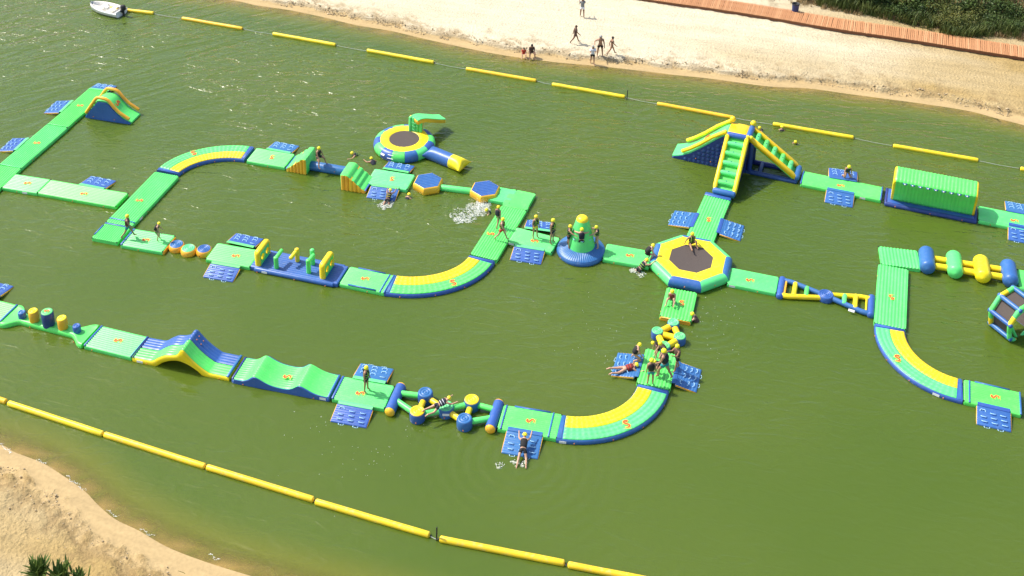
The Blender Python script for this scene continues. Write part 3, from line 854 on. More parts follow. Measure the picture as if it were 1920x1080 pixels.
# ------------------------------------------------------------------ blue obstacle track with pegs and hole walls
cx_, cy_, L, W, ang = (-11.956, 57.891, 5.433, 1.731, -15.09)
t = thing('obstacle_track', (cx_, cy_), ang, 'blue floating track with yellow walls with round holes and green pegs', 'obstacle course')
mat_mesh(L - .03, 1.66, 9, .28, -.1, .03).build('deck', BLUE, t)
for s in (-1, 1):
    q = MB(); q.tube([(-L / 2 + .35, s * .80, .12), (L / 2 - .3, s * .80, .12)], .15, 12); q.build('side_tube', BLUE, t)
def hole_wall(x, label):
    Wd, Hh, th, n = 1.36, .95, .30, 48
    holes = [(-.34, .50), (.36, .50)]
    y0, y1, z0, z1 = -Wd / 2, Wd / 2, .26, .26 + Hh
    # green faces with round holes, built as a grid that is pushed onto the hole rims
    def face(xs):
        mb = MB()
        for (a, b_) in ((y0 + .10, 0.01), (0.01, y1 - .10)):
            c = ((a + b_) / 2, (z0 + z1 - .08) / 2)
            outer = []; inner = []
            for k in range(n):
                A = 2 * pi * k / n
                dx, dz = cos(A), sin(A)
                hw, hh = (b_ - a) / 2, (z1 - .08 - z0) / 2
                s_ = min(hw / max(abs(dx), 1e-6), hh / max(abs(dz), 1e-6))
                outer.append((xs, c[0] + dx * s_, c[1] + dz * s_)); inner.append((xs, c[0] + dx * .175, c[1] + dz * .19))
            mb.loft([outer, inner], True, False)
        return mb
    w = join(face(x + th / 2), face(x - th / 2))
    fr = w.build('hole_wall', GREEN, t, False)
    # padded yellow rim: top and both ends
    e = MB()
    arc = [(y0, z0), (y0, z1 - .16), (y0 + .04, z1 - .06), (y0 + .13, z1), (0, z1 + .01), (y1 - .13, z1), (y1 - .04, z1 - .06), (y1, z1 - .16), (y1, z0)]
    rings = []
    for i, (y, z) in enumerate(arc):
        a = Vector(arc[max(i - 1, 0)]); b_ = Vector(arc[min(i + 1, len(arc) - 1)]); tt = (b_ - a).normalized(); nn = Vector((-tt.y, tt.x))
        def pt(dx, o): return (x + dx, y + nn.x * o, z + nn.y * o)
        rings.append([pt(-th / 2 - .01, -.13), pt(-th / 2 - .02, -.03), pt(-th / 2 + .06, .035), pt(0, .05), pt(th / 2 - .06, .035), pt(th / 2 + .02, -.03), pt(th / 2 + .01, -.13)])
    e.loft(rings); e.build('padded_rim', YELLOW, fr)
    for a in ((y0 + .10 + .01) / 2, (.01 + y1 - .10) / 2):
        q = MB(); q.loft([[(xx, a + cos(2 * pi * k / n) * (.178 + d), (z0 + z1 - .08) / 2 + sin(2 * pi * k / n) * (.193 + d)) for k in range(n)] for xx, d in ((x - th / 2 - .015, .02), (x - th / 2 + .03, -.012), (x + th / 2 - .03, -.012), (x + th / 2 + .015, .02))], True, False)
        q.build('hole_lining', YELLOW, fr)
hole_wall(-2.28, '')
hole_wall(1.72, '')
def peg(x, y, arm, h, mt, ah=None):
    q = MB(); q.tube([(x, y, .26), (x, y, .26 + h)], .135, 12)
    o = q.build('peg', mt, t)
    if arm:
        ah = ah if ah else h - .04
        q = MB(); q.tube([(x, y, .26 + ah), (x + arm[0], y + arm[1], .26 + ah + arm[2])], .115, 12)
        q.build('peg_arm', mt, o)
peg(-1.18, -.52, (.06, .66, .08), .72, GREEN)
peg(-.30, .40, (-.12, -.60, -.14), .82, YELLOW, .74)
peg(.76, -.38, (.05, .62, 0), .86, GREEN, .78)
peg(.66, .40, None, .98, GREEN)
put('label_patch', PATCH, t, (-1.75, -.955, .13))
for x in (-2.2, 0.1, 2.0):
    put('valve', VALVE, t, (x, -.95, .05), (R(90), 0, 0))

# ------------------------------------------------------------------ stepped blocks with a log between them
def stepped(q0, ang, label, flip):
    """four steps rising along +x"""
    t = thing('stepped_block', q0, ang, label, 'float', 'stepped blocks at the ends of the log')
    Wd = 1.56
    if not flip:
        prof = smooth_prof([(0, .20), (.12, .34), (.30, .42), (.42, .58), (.60, .66), (.72, .84), (.90, .92), (1.02, 1.08), (1.2, 1.13), (1.38, 1.12)], 4)
        x1 = 1.42
    else:
        prof = smooth_prof([(0, 1.08), (.10, 1.12), (.42, 1.12), (.58, 1.00), (.70, .86), (.90, .80), (1.02, .62), (1.20, .55), (1.32, .38), (1.5, .30), (1.62, .20)], 4)
        x1 = 1.62
    strip(prof, -Wd / 2, Wd / 2, .10, 5, .02).build('stair_sheet', GREEN, t)
    n = 6
    for s in (-1, 1):
        for k in range(n):
            xa = prof[-1][0] * k / n; xb = prof[-1][0] * (k + 1) / n
            zs = min(lerp_tab(prof, xa), lerp_tab(prof, xb)) - .02
            zt = max(lerp_tab(prof, xa), lerp_tab(prof, xb)) - .05
            q = MB(); xm = (xa + xb) / 2; hw = (xb - xa) / 2
            rr = []
            for z in (-.08, zs * .5, None):
                ring_ = []
                for j in range(7):
                    a = pi * j / 6
                    xx = xm - hw * cos(a)
                    ring_.append((xx, s * (Wd / 2 - .04 + .075 * sin(a)), (lerp_tab(prof, xx) - .05) if z is None else z))
                ring_ += [(xm + hw, s * (Wd / 2 - .3), ring_[-1][2]), (xm - hw, s * (Wd / 2 - .3), ring_[0][2])]
                rr.append(ring_)
            q.loft(rr); q.build('side_chamber', SHADED_YELLOW, t)
    q = MB(); xe = prof[-1][0] - .02 if not flip else .02
    q.box((xe, 0, .50), (.10, Wd - .1, 1.16)); q.build('end_face', GREEN, t)
    band(t, 0.0 if not flip else prof[-1][0], Wd, .12, BLUE, .22)
stepped((-14.299, 68.66), -14, 'green and yellow stepped block left of the blue log', False)
stepped((-10.485, 66.721), -14, 'green and yellow stepped block right of the blue log', True)
A_ = Vector((-12.902, 68.277, 0.45)); B_ = Vector((-10.529, 67.675, 0.45))
t = thing('balance_log', ((A_.x + B_.x) / 2, (A_.y + B_.y) / 2), math.degrees(atan2(B_.y - A_.y, B_.x - A_.x)), 'blue cylindrical log between two stepped blocks with a person sitting astride', 'balance log')
hl = (B_ - A_).length / 2
MB().tube([(-hl, 0, .22), (hl, 0, .22)], .31, 24).build('log_tube', BLUE, t)
put('valve', VALVE, t, (.5, -.30, .25), (R(80), 0, 0))

# ------------------------------------------------------------------ hexagon floats and the connecting tube
def hexagon(p, rot, label):
    t = thing('hexagon_float', p, rot, label, 'float', 'blue topped hexagon floats')
    def hx(r, z): return [(r * cos(pi / 3 * k), r * sin(pi / 3 * k), z) for k in range(6)]
    def hxs(r, z, rnd=.12):
        out = []
        V_ = [Vector(p) for p in hx(r, z)]
        for k in range(6):
            p = V_[k]; a = V_[k - 1]; b_ = V_[(k + 1) % 6]
            for s in (.10, .03):
                out.append(p.lerp(a, s))
            out.append(p.lerp(a, .012).lerp(p.lerp(b_, .012), .5))
            for s in (.03, .10):
                out.append(p.lerp(b_, s))
        return out
    mb = MB(); mb.loft([hxs(.90, -.1), hxs(.985, .0), hxs(1.0, .2), hxs(.985, .38), hxs(.93, .46), hxs(.89, .475)], True, True)
    mb.build('side_wall', SHADED_YELLOW, t)
    top = MB(); rings = []
    m_ = 54
    ap = .89 * cos(pi / 6)
    a0 = R(30)
    for i in range(m_ + 1):
        y = -ap + 2 * ap * i / m_
        hw = .89 - abs(y) / math.tan(pi / 3)
        z = .478 + .028 * abs(sin(pi * 9 * i / m_)) ** .6
        rings.append([(-hw, y, .46), (-hw + .01, y, z), (hw - .01, y, z), (hw, y, .46)])
    top.loft(rings); top.build('top', BLUE, t, False)
    return t
hexagon((-5.18, 66.45), 18, 'blue hexagon float with yellow sides next to the green mat')
hexagon((-1.52, 65.72), 16, 'blue hexagon float with yellow sides beside the white splash')
A_ = Vector((-4.3, 66.2, 0)); B_ = Vector((-2.3, 65.85, 0))
t = thing('connecting_tube', ((A_.x + B_.x) / 2, (A_.y + B_.y) / 2), math.degrees(atan2(B_.y - A_.y, B_.x - A_.x)), 'green tube floating between the two blue hexagon floats', 'tube')
MB().tube([(-1.02, 0, .12), (1.02, 0, .12)], .21, 20).build('tube', GREEN, t)

# ------------------------------------------------------------------ round trampoline with diving slide and blob
def ring_seg(t, c, Rm, r, a0, a1, mt, n=8, m_=16, zc=.24, name='tube_segment', sq=1.0):
    mb = MB(); rings = []
    for i in range(n + 1):
        a = a0 + (a1 - a0) * i / n
        k = 1 - .012 * (1 if i in (0, n) else 0)
        rings.append([((Rm + r * k * cos(b_)) * cos(a), (Rm + r * k * cos(b_)) * sin(a), zc + r * sq * k * sin(b_)) for b_ in (2 * pi * j / m_ for j in range(m_))])
    mb.loft(rings); return mb.build(name, mt, t)
TR = (-7.1, 71.1)
t = thing('round_trampoline', TR, 0, 'round floating trampoline with blue and green ring, yellow skirt and dark bed', 'trampoline', None)
for k in range(14):
    a0 = 2 * pi * (k - .28) / 14
    ring_seg(t, None, 1.66, .42, a0 + .004, a0 + 2 * pi / 14 - .004, (GREEN, BLUE)[k % 2])
MB().lathe([(1.72, .60), (1.6, .655), (1.3, .655), (1.02, .63), (1.0, .60)], 56, fl=lambda r, z, a: .012 * sin(22 * a)).build('skirt', YELLOW, t)
MB().lathe([(1.03, .615), (.6, .60), (.01, .585)], 48).build('bed', MESHBLK, t)
for z, rr in ((.28, 2.09), (.02, 2.02), (.48, 1.99)):
    q = MB(); a = -1.95
    q.tube([(rr * cos(a - .1), rr * sin(a - .1), z), (rr * cos(a), rr * sin(a), z + .01), (rr * cos(a + .1), rr * sin(a + .1), z)], .028, 6)
    q.build('ladder_rung', WHITE, t)
put('label_patch', PATCH, t, (-1.30, -1.60, .40), (R(-35), 0, R(-40)))

t = thing('diving_slide', (-6.42, 72.12), 40, 'green and yellow climbing step with sloping board on the round trampoline', 'slide')
# wall turned towards the trampoline, its board running off to the right
q = MB(); rings = []
wdir = R(-15 - 40)
ux, uy = cos(wdir), sin(wdir); vx, vy = -uy, ux
for k in range(4):
    x = -.36 + .24 * k
    q = MB(); pts = [(ux * x - vx * .05, uy * x - vy * .05, .58), (ux * x, uy * x, 1.1), (ux * x + vx * .05, uy * x + vy * .05, 1.60)]
    q.tube(pts, .13, 10); q.build('climbing_wall', GREEN, t)
for k in range(3):
    z = .82 + .27 * k
    q = MB(); q.tube([(ux * -.2 - vx * .15, uy * -.2 - vy * .15, z), (-vx * .19, -vy * .19, z - .05), (ux * .2 - vx * .15, uy * .2 - vy * .15, z)], .03, 6); q.build('grip', MINT, t)
q = MB(); q.loft([[(ux * s + vx * d, uy * s + vy * d, z) for s in (-.47, .47)] + [(ux * s + vx * (d + .16), uy * s + vy * (d + .16), z) for s in (.47, -.47)] for z, d in ((.56, .04), (1.1, .08), (1.62, .12))]); q.build('wall_back', SHADED_YELLOW, t)
tp = smooth_prof([(-.1, 1.67), (.2, 1.70), (.6, 1.60), (1.2, 1.34), (1.8, 1.08), (2.25, .92)], 4)
strip(tp, -.42, .42, .05, 3, .02).build('board', GREEN, t)
loftside([(x, z - .04) for x, z in tp[::4]] + [(x, z - .34) for x, z in tp[::4]][::-1], -.41, .41, .06).build('board_base', SHADED_YELLOW, t)

t = thing('blob_cushion', (-4.187, 69.194), -34, 'blue and yellow air cushion lying beside the round trampoline', 'cushion')
Lb = 3.05
def blob_ring(x):
    s = 2 * x / Lb
    e = max(0.0, 1 - abs(s) ** 7)
    h_ = .46 * e ** .5; w_ = .48 + .20 * abs(s) ** 6
    return [(x + (.05 * cos(b_ * 3) * abs(s) ** 5) - (.12 * s * (1 - abs(cos(b_)) ) * abs(s) ** 4 if abs(s) > .6 else 0), w_ * cos(b_), .34 + max(h_, .02) * sin(b_) + .012 * sin(9 * b_) * abs(s) ** 3) for b_ in (2 * pi * j / 28 for j in range(28))]
xs_ = [-1 + 2 * i / 60 for i in range(61)]
xs_ = [Lb / 2 * (x if abs(x) < .8 else (1 if x > 0 else -1) * (.8 + (abs(x) - .8))) for x in xs_]
cut = .32 * Lb / 2
q = MB(); q.loft([blob_ring(x) for x in xs_ if x <= cut + .01]); q.build('blue_half', BLUE, t)
q = MB(); q.loft([blob_ring(x) for x in xs_ if x >= cut - .04]); q.build('yellow_half', YELLOW, t)

# ------------------------------------------------------------------ climbing cone
t = thing('climbing_cone', (4.32, 60.05), 0, 'green climbing cone with yellow tip on a blue fluted skirt, three people holding on', 'climbing cone')
MB().lathe([(.02, -.1), (1.25, -.1), (1.40, -.02), (1.45, .10), (1.42, .22), (1.36, .29)], 56).build('skirt_base', BLUE, t)
MB().lathe([(1.38, .285), (1.30, .33), (1.1, .40), (.9, .47), (.74, .52)], 240, fl=lambda r, z, a: .03 * abs(sin(30 * a)) ** .6 * min(1, (1.38 - r) * 8)).build('skirt', BLUE, t)
MB().lathe([(.80, .48), (.78, .62), (.70, 1.0), (.58, 1.5), (.46, 1.95), (.38, 2.25), (.34, 2.34)], 40, fl=lambda r, z, a: 0).build('cone', GREEN, t)
MB().lathe([(.36, 2.30), (.335, 2.40), (.28, 2.47), (.18, 2.52), (.01, 2.54)], 32).build('tip', YELLOW, t)
for k in range(8):
    a = 2 * pi * k / 8
    q = MB(); q.tube([(.66 * cos(a - .1), .66 * sin(a - .1), 1.25), (.70 * cos(a), .70 * sin(a), 1.22), (.66 * cos(a + .1), .66 * sin(a + .1), 1.25)], .02, 6); q.build('grip', SKYB, t)
for a in (-2.6, -.5, .6):
    put('valve', VALVE, t, (1.44 * cos(a), 1.44 * sin(a), .1), (0, R(90), a))

# ------------------------------------------------------------------ octagonal trampoline
t = thing('octagonal_trampoline', (10.65, 58.85), 6.5, 'octagonal floating trampoline with yellow skirt, dark bed and blue and green tubes', 'trampoline')
Ro = 2.12; rt_ = .34
def ov(k, r): return Vector((r * cos(pi / 4 * k), r * sin(pi / 4 * k), 0))
for k in range(8):
    mt = (GREEN, BLUE)[k % 2] if True else None
    a = ov(k, Ro); b_ = ov(k + 1, Ro)
    na = ov(k, 1); nb = ov(k + 1, 1)
    mb = MB(); rings = []
    for i, s in enumerate((0, .04, .12, .3, .5, .7, .88, .96, 1)):
        p = a.lerp(b_, s); n_ = (b_ - a).normalized(); out_ = Vector((n_.y, -n_.x, 0))
        # mitred ends
        nn = out_
        rad = rt_ * (.955 if s in (0, 1) else (.99 if s in (.04, .96) else 1.0))
        ring_ = []
        for j in range(18):
            b2 = 2 * pi * j / 18
            o = rad * cos(b2)
            tang = (s - .5) * 2 * o * math.tan(pi / 8)
            ring_.append(p + out_ * o + n_ * tang * (1 if s in (0, 1, .04, .96) else 1) + Vector((0, 0, .26 + rad * 1.05 * sin(b2))))
        rings.append(ring_)
    mb.loft(rings); mb.build('tube_segment', mt, t)
mb = MB(); mb.loft([[ov(k, r) + Vector((0, 0, z)) for k in range(8)] for r, z in ((2.10, .60), (1.98, .635), (1.6, .63), (1.32, .60), (1.30, .57))], True, False)
mb.build('skirt', YELLOW, t, False)
mb = MB(); mb.loft([[ov(k, r) + Vector((0, 0, z)) for k in range(8)] for r, z in ((1.33, .592), (.8, .57), (.02, .55))], True, False)
mb.build('bed', MESHBLK, t, False)
for k in range(0, 8, 1):
    a = pi / 4 * (k + .5)
    put('valve', VALVE, t, (2.29 * cos(a), 2.29 * sin(a), .3), (0, R(90), a))

# ------------------------------------------------------------------ action tower: slide, stairs and ladder round one platform
t = thing('action_tower', (14.12, 69.15), -20.5, 'tall tower with slide on its left, stairs in front and ladder on its right', 'play tower')
PW, PD, PH = 1.40, 1.62, 2.62
loftside([(0, -.1), (0, PH - .06), (PW, PH - .06), (PW, -.1)], 0.0, PD, .06).build('core', NAVY, t)
q = MB(); q.loft([[(-.03, y, PH - .10), (-.01, y, PH + .02 + .02 * e), (PW / 2, y, PH + .05 + .03 * e), (PW + .01, y, PH + .02 + .02 * e), (PW + .03, y, PH - .10)] for y, e in ((.0, 0), (.05, 1), (PD - .05, 1), (PD, 0))]); q.build('platform', YELLOW, t)
# slide, running to -x
sl = smooth_prof([(.05, PH - .02), (-.25, PH - .08), (-.9, 1.95), (-1.7, 1.22), (-2.4, .66), (-3.0, .36), (-3.5, .20)], 5)
wall = [(0.02, -.1)] + [(x, z - .12) for x, z in sl[::5]] + [(-3.52, -.1)]
loftside(wall, .0, PD, .06).build('slide_body', NAVY, t)
strip(sl, .06, PD - .06, .16, 1, .02).build('slide_lane', GREEN, t)
# quilted cushions on the slide's near wall
q = MB()
for i in range(10):
    for j in range(7):
        x = -.2 - i * .30; z = .12 + j * .30
        if z + .2 < lerp_tab(sorted(sl), x - .15) - .1:
            q.ball((x, .015, z), .15, 8, 5, (1, .35, 1))
q.build('quilting', NAVY, t)
for y in (.10, PD - .10):
    q = MB(); q.tube([(-.10, y, PH + .16), (-.9, y, 2.20), (-1.7, y, 1.46), (-2.3, y, .98), (-2.85, y, .62)], .13, 12); q.build('slide_rail', YELLOW, t)
ln = put('emblem_outline', LOGO_YEL, t, (-1.45, PD / 2, 1.50)); ln.rotation_euler = Matrix.Rotation(R(-42), 4, 'Y').to_3x3().to_euler()
l2 = put('emblem', LOGO_RED, t, (-1.452, PD / 2, 1.503)); l2.rotation_euler = ln.rotation_euler
def flight(name, ox, oy, dx, dy, wx, wy, run, top, bot, width, step_n, post):
    """inclined flight: origin at the platform edge, running along (dx, dy); (wx, wy) spans its width"""
    def pt(s, w, z): return (ox + dx * s + wx * w, oy + dy * s + wy * w, z)
    def zl(s): return top + (bot - top) * s / run
    # sheet under the steps
    q = MB(); q.loft([[pt(s, w, zl(s) - .10 + e) for w, e in ((.10, 0), (width - .10, 0))] + [pt(s, w, zl(s) - .26) for w in (width - .10, .10)] for s in (0, run * .5, run)]); q.build(name + '_bed', GREEN, t, False)
    for k in range(step_n):
        s = run * (k + .85) / (step_n + .75)
        q = MB(); q.tube([pt(s, .16, zl(s) + .01), pt(s, width / 2, zl(s) + .05), pt(s, width - .16, zl(s) + .01)], .17, 12, False); o = q.build('step', GREEN, t)
        q = MB(); q.ball(pt(s + .02, width / 2, zl(s) + .205), .05, 8, 5); q.build('grip', NAVY, o)
    for w in (.12, width - .12):
        q = MB(); rings = []
        for s, k in ((0, .5), (.16, 1), (run - .2, 1), (run + .05, .45)):
            c = zl(s) + .08
            rings.append([pt(s, w + a * k, c + b_ * (k if b_ > 0 else 1)) for a, b_ in ((-.13, -.2), (.13, -.2), (.145, .05), (.09, .17), (-.09, .17), (-.145, .05))])
        q.loft(rings); q.build('rail', YELLOW, t)
    q = MB(); q.tube([pt(-.02, .14, top + .06), pt(-.02, width - .14, top + .06)], .19, 14); q.build('top_bar', BLUE, t)
    q = MB(); q.tube([pt(run + .02, .12, bot + .02), pt(run + .02, width - .12, bot + .02)], .20, 14); q.build('foot_bar', BLUE, t)
flight('stairs', -.06, .0, 0, -1, 1, 0, 3.30, PH - .02, .42, 1.50, 5, True)
flight('ladder', PW, .05, 1, 0, 0, 1, 3.25, PH - .02, .36, PD - .1, 5, False)
# closed cheeks below the stairs
c = loftside([(-.05, -.1), (-.05, 2.30), (-3.2, .22), (-3.2, -.1)], .1, 1.28, .05).build('stair_body', NAVY, t)
c.rotation_euler = (0, 0, R(90)); c.location = (1.38, 0, 0)
# open tube frame below the ladder
for y in (.18, PD - .18):
    q = MB(); q.tube([(PW + .05, y, .10), (PW + 1.6, y, .08), (PW + 3.3, y, .10)], .17, 12); q.build('frame_tube', NAVY, t)
    q = MB(); q.tube([(PW + .22, y, .1), (PW + .22, y, 2.25)], .17, 12); q.build('frame_tube', NAVY, t)
q = MB(); q.tube([(PW + .9, .2, .12), (PW + .9, PD - .2, .12)], .15, 12); q.build('frame_tube', NAVY, t)
for x, y, z in ((.03, PD - .02, PH + .30), (PW + .0, PD - .05, PH + .30), (PW - .05, -.02, PH + .14), (PW + .16, .06, PH + .10)):
    q = MB(); r_ = .20 if y > .5 else .14
    q.ball((x, y, z), r_, 16, 10); q.build('corner_ball', YELLOW, t)
put('buckle', BUCKLE, t, (PW - .02, -.02, PH + .02))
for x in (-1.9, -.9):
    put('valve', VALVE, t, (x, -.02, .35), (R(90), 0, 0))

# ------------------------------------------------------------------ green climbing wall
cx_, cy_, L, W, ang = (26.569, 65.304, 5.574, 1.626, -18.67)
t = thing('climbing_wall', (cx_, cy_), ang, 'long green overhanging climbing wall with yellow ends and a row of blue grips', 'climbing wall')
mat_mesh(L - .03, 1.64, 6, .26, -.1, .02, along=False).build('base_mat', BLUE, t)
q = MB(); q.tube([(-L / 2 + .1, -.80, .10), (L / 2 - .1, -.80, .10)], .16, 12); q.build('side_tube', NAVY, t)
cs = [(-.44, .24), (-.60, .8), (-.78, 1.40), (-.96, 1.84), (-.97, 1.98), (-.88, 2.08), (-.40, 2.26), (-.10, 2.38), (.10, 2.40), (.35, 2.28), (.72, 1.94), (.74, 1.8), (.66, .9), (.56, .24)]
cs2 = []
for i in range(len(cs) - 1):
    for k in range(3):
        s = k / 3; cs2.append((cs[i][0] + (cs[i + 1][0] - cs[i][0]) * s, cs[i][1] + (cs[i + 1][1] - cs[i][1]) * s))
cs2.append(cs[-1])
x0, x1 = -L / 2 + .48, L / 2 - .32
nr = 22
mb = MB(); rings = []
for i in range(nr * 4 + 1):
    x = x0 + (x1 - x0) * i / (nr * 4); g = .024 * (1 - abs(sin(pi * i / 4)) ** .5)
    rings.append([(x, y - math.copysign(g, y), z - (g if z > 2.0 else 0)) for y, z in cs2])
mb.loft(rings); mb.build('fluted_wall', GREEN, t)
for x, s in ((x0, -1), (x1, 1)):
    mb = MB(); mb.loft([[(x + s * d, y * k, .24 + (z - .24) * k) for y, z in cs2] for d, k in ((-.02, .985), (.05, .985), (.10, .95), (.12, .9))]); mb.build('end_panel', YELLOW, t)
for k in range(9):
    x = x0 + (x1 - x0) * (k + 1.25) / 10.4
    q = MB(); q.tube([(x - .10, -.92, 1.92), (x - .06, -1.02, 1.90), (x + .06, -1.02, 1.90), (x + .10, -.92, 1.92)], .05, 6); o = q.build('grip', BLUE, t)
    q = MB(); q.ball((x, -1.06, 1.93), .05, 6, 4); q.build('grip_stud', WHITE, o)
for x in (-2.1, 0, 1.9):
    put('valve', VALVE, t, (x, -.95, .12), (R(90), 0, 0))
for x in (-L / 2 + .09, L / 2 - .12):
    band(t, x, 1.6, .16, NAVY, .27)

# ------------------------------------------------------------------ crossed tube bridge
E0 = Vector((15.541, 56.938)); E1 = Vector((20.28, 55.493))
cc = (E0 + E1) / 2; an = atan2(E1.y - E0.y, E1.x - E0.x); L = (E1 - E0).length
t = thing('tube_bridge', (cc.x, cc.y), math.degrees(an), 'crossed blue and yellow tubes with short rungs, a blue disc in the middle', 'float bridge')
h_ = L / 2
for s in (-1, 1):
    q = MB(); q.tube([(s * h_, -.80, .14), (s * h_, .80, .14)], .20, 14); q.build('end_bar', BLUE, t)
q = MB(); q.tube([(-h_ + .1, .68, .16), (-h_ + .5, .66, .17), (0, .03, .2), (h_ - .5, -.66, .17), (h_ - .05, -.70, .16)], .145, 12); q.build('blue_tube', BLUE, t)
q = MB(); q.tube([(-h_ + .1, -.68, .16), (-h_ + .45, -.66, .17), (-.3, -.22, .18), (.3, .22, .18), (h_ - .6, .60, .17), (h_ - .12, .62, .16)], .145, 12); q.build('yellow_tube', YELLOW, t)
for x, hw, mt in ((-1.72, .52, YELLOW), (-1.05, .36, GREEN), (1.02, .36, GREEN), (1.62, .54, YELLOW)):
    q = MB(); q.tube([(x, -hw, .22), (x, hw, .22)], .14, 12); q.build('rung', mt, t)
q = MB(); q.tube([(h_ - .26, -.62, .2), (h_ - .26, .62, .2)], .06, 8); q.build('trim', YELLOW, t)
q = MB(); q.tube([(-h_ + .24, -.62, .2), (-h_ + .24, .62, .2)], .06, 8); q.build('trim', SHADED_YELLOW, t)
pr = [(.01, -.05), (.40, -.05), (.44, .1), (.43, .30)]
for i in range(36):
    pr.append((.42 - .419 * (i + 1) / 36, .33 + .04 * abs(sin(pi * (i + 1) / 36 * 3.5)) ** .6))
MB().lathe(pr, 28).build('centre_disc', BLUE, t)
put('label_patch', PATCH, t, (1.45, -.83, .22), (R(-40), 0, R(-8)))

# ------------------------------------------------------------------ row of big barrels
E0 = Vector((24.522, 59.4)); E1 = Vector((28.949, 58.309))
cc = (E0 + E1) / 2; L = (E1 - E0).length
t = thing('barrel_bridge', (cc.x, cc.y), math.degrees(atan2(E1.y - E0.y, E1.x - E0.x)), '', 'float bridge')
t['label'] = 'row of four big blue, green and yellow barrels joined by yellow tubes'
for y in (-.33, .36):
    q = MB(); q.tube([(-L / 2, y, .30), (L / 2, y, .30)], .19, 14, False); q.build('joining_tube', YELLOW, t)
for x, mt in ((-L / 2, BLUE), (-L / 6 + .02, GREEN), (L / 6 + .02, YELLOW), (L / 2, BLUE)):
    q = MB(); rr = []
    pts = []; rad = []
    for i in range(25):
        s = -1 + 2 * i / 24
        pts.append((x, s * 1.0, .40)); rad.append(.44 * max(.03, 1 - (max(0, abs(s) - .70) / .30) ** 2) ** .5)
    q.tube(pts, rad, 28, False); q.build('barrel', mt, t)
put('label_patch', PATCH, t, (L / 2 + .05, -.83, .66), (R(-52), 0, 0))

# ------------------------------------------------------------------ big wheel of tubes at the right edge
v3 = Vector((*(26.296, 54.085), 1.15))
ua = R(207 + 0.0); U = Vector((cos(ua), sin(ua), 0)); AX = Vector((cos(R(-63)), sin(R(-63)), 0)); Z = Vector((0, 0, 1))
Rw = 1.26; Lw = 1.30; zc = .92
c0 = v3 - U * Rw * cos(R(10.5)); c0.z = 0
t = thing('water_roller', (c0.x, c0.y), 0, 'big wheel of green, yellow and blue tubes cut by the right edge', 'water toy')
def wv(k, s, r=1.0): 
    a = R(10.5 + 45 * k)
    return U * Rw * r * cos(a) + Z * (zc + Rw * r * sin(a)) + AX * s
for s in (0.0, Lw):
    for k in range(8):
        a, b_ = wv(k, s), wv(k + 1, s)
        mid = a.lerp(b_, .5 if (k + (s > 0)) % 2 else .42)
        q = MB(); q.tube([a, mid], .135, 10); q.build('ring_tube', YELLOW if (k + (s > 0)) % 2 else GREEN, t)
        q = MB(); q.tube([mid, b_], .133, 10); q.build('ring_tube', GREEN, t)
for k in range(8):
    q = MB(); q.tube([wv(k, -.10), wv(k, Lw + .10)], .13, 12); q.build('cross_tube', BLUE, t)
    a, b_, c_, d_ = wv(k, .12, .93), wv(k + 1, .12, .93), wv(k + 1, Lw - .12, .93), wv(k, Lw - .12, .93)
    n_ = (b_ - a).cross(d_ - a).normalized() * .012
    q = MB(); q.loft([[a, b_, c_, d_], [a + n_, b_ + n_, c_ + n_, d_ + n_]]); q.build('floor_mesh', MESHBLK, t, False)
for k in (0, 2, 4, 6):
    q = MB(); q.tube([wv(k, Lw * .9, .95), wv(k + 2, Lw * .95, .9)], .085, 8); q.build('brace_tube', GREEN, t)

# ------------------------------------------------------------------ pods
def pod(t, p, topm, r=.44, h=.62, rings_=2.5, bodym=BLUE):
    o = MB().lathe([(.01, -.1), (r * .9, -.1), (r, .02), (r * 1.02, h * .5), (r, h - .06), (r * .93, h)], 26, c=(p[0], p[1], 0)).build('pod', bodym, t)
    pr = [(r * .95, h - .015)]
    for i in range(30):
        pr.append((r * .93 * (1 - (i + 1) / 30.001), h + .035 * abs(sin(pi * (i + 1) / 30 * rings_)) ** .6))
    MB().lathe(pr, 26, c=(p[0], p[1], 0)).build('pod_top', topm, o)
    put('valve', VALVE, o, (p[0] - .05, p[1] - r * 1.01, .12), (R(90), 0, 0))
    return o
N_ = Vector((9.037, 53.528)); W_ = Vector((8.101, 52.823)); E_ = Vector((9.257, 52.438)); S_ = Vector((8.356, 51.713))
c = (N_ + W_ + E_ + S_) / 4
t = thing('pod_ring', (c.x, c.y), 0, 'diamond of four green topped pods joined by yellow tubes above the crowded mat', 'float bridge')
for p in (N_, W_, E_, S_):
    pod(t, p - c, MINT, .325, .44)
for a, b_ in ((N_, W_), (N_, E_), (W_, E_), (W_, S_), (E_, S_)):
    a = a - c; b_ = b_ - c
    q = MB(); q.tube([(a.x, a.y, .24), (b_.x, b_.y, .24)], .175, 12, False); q.build('joining_tube', YELLOW, t)

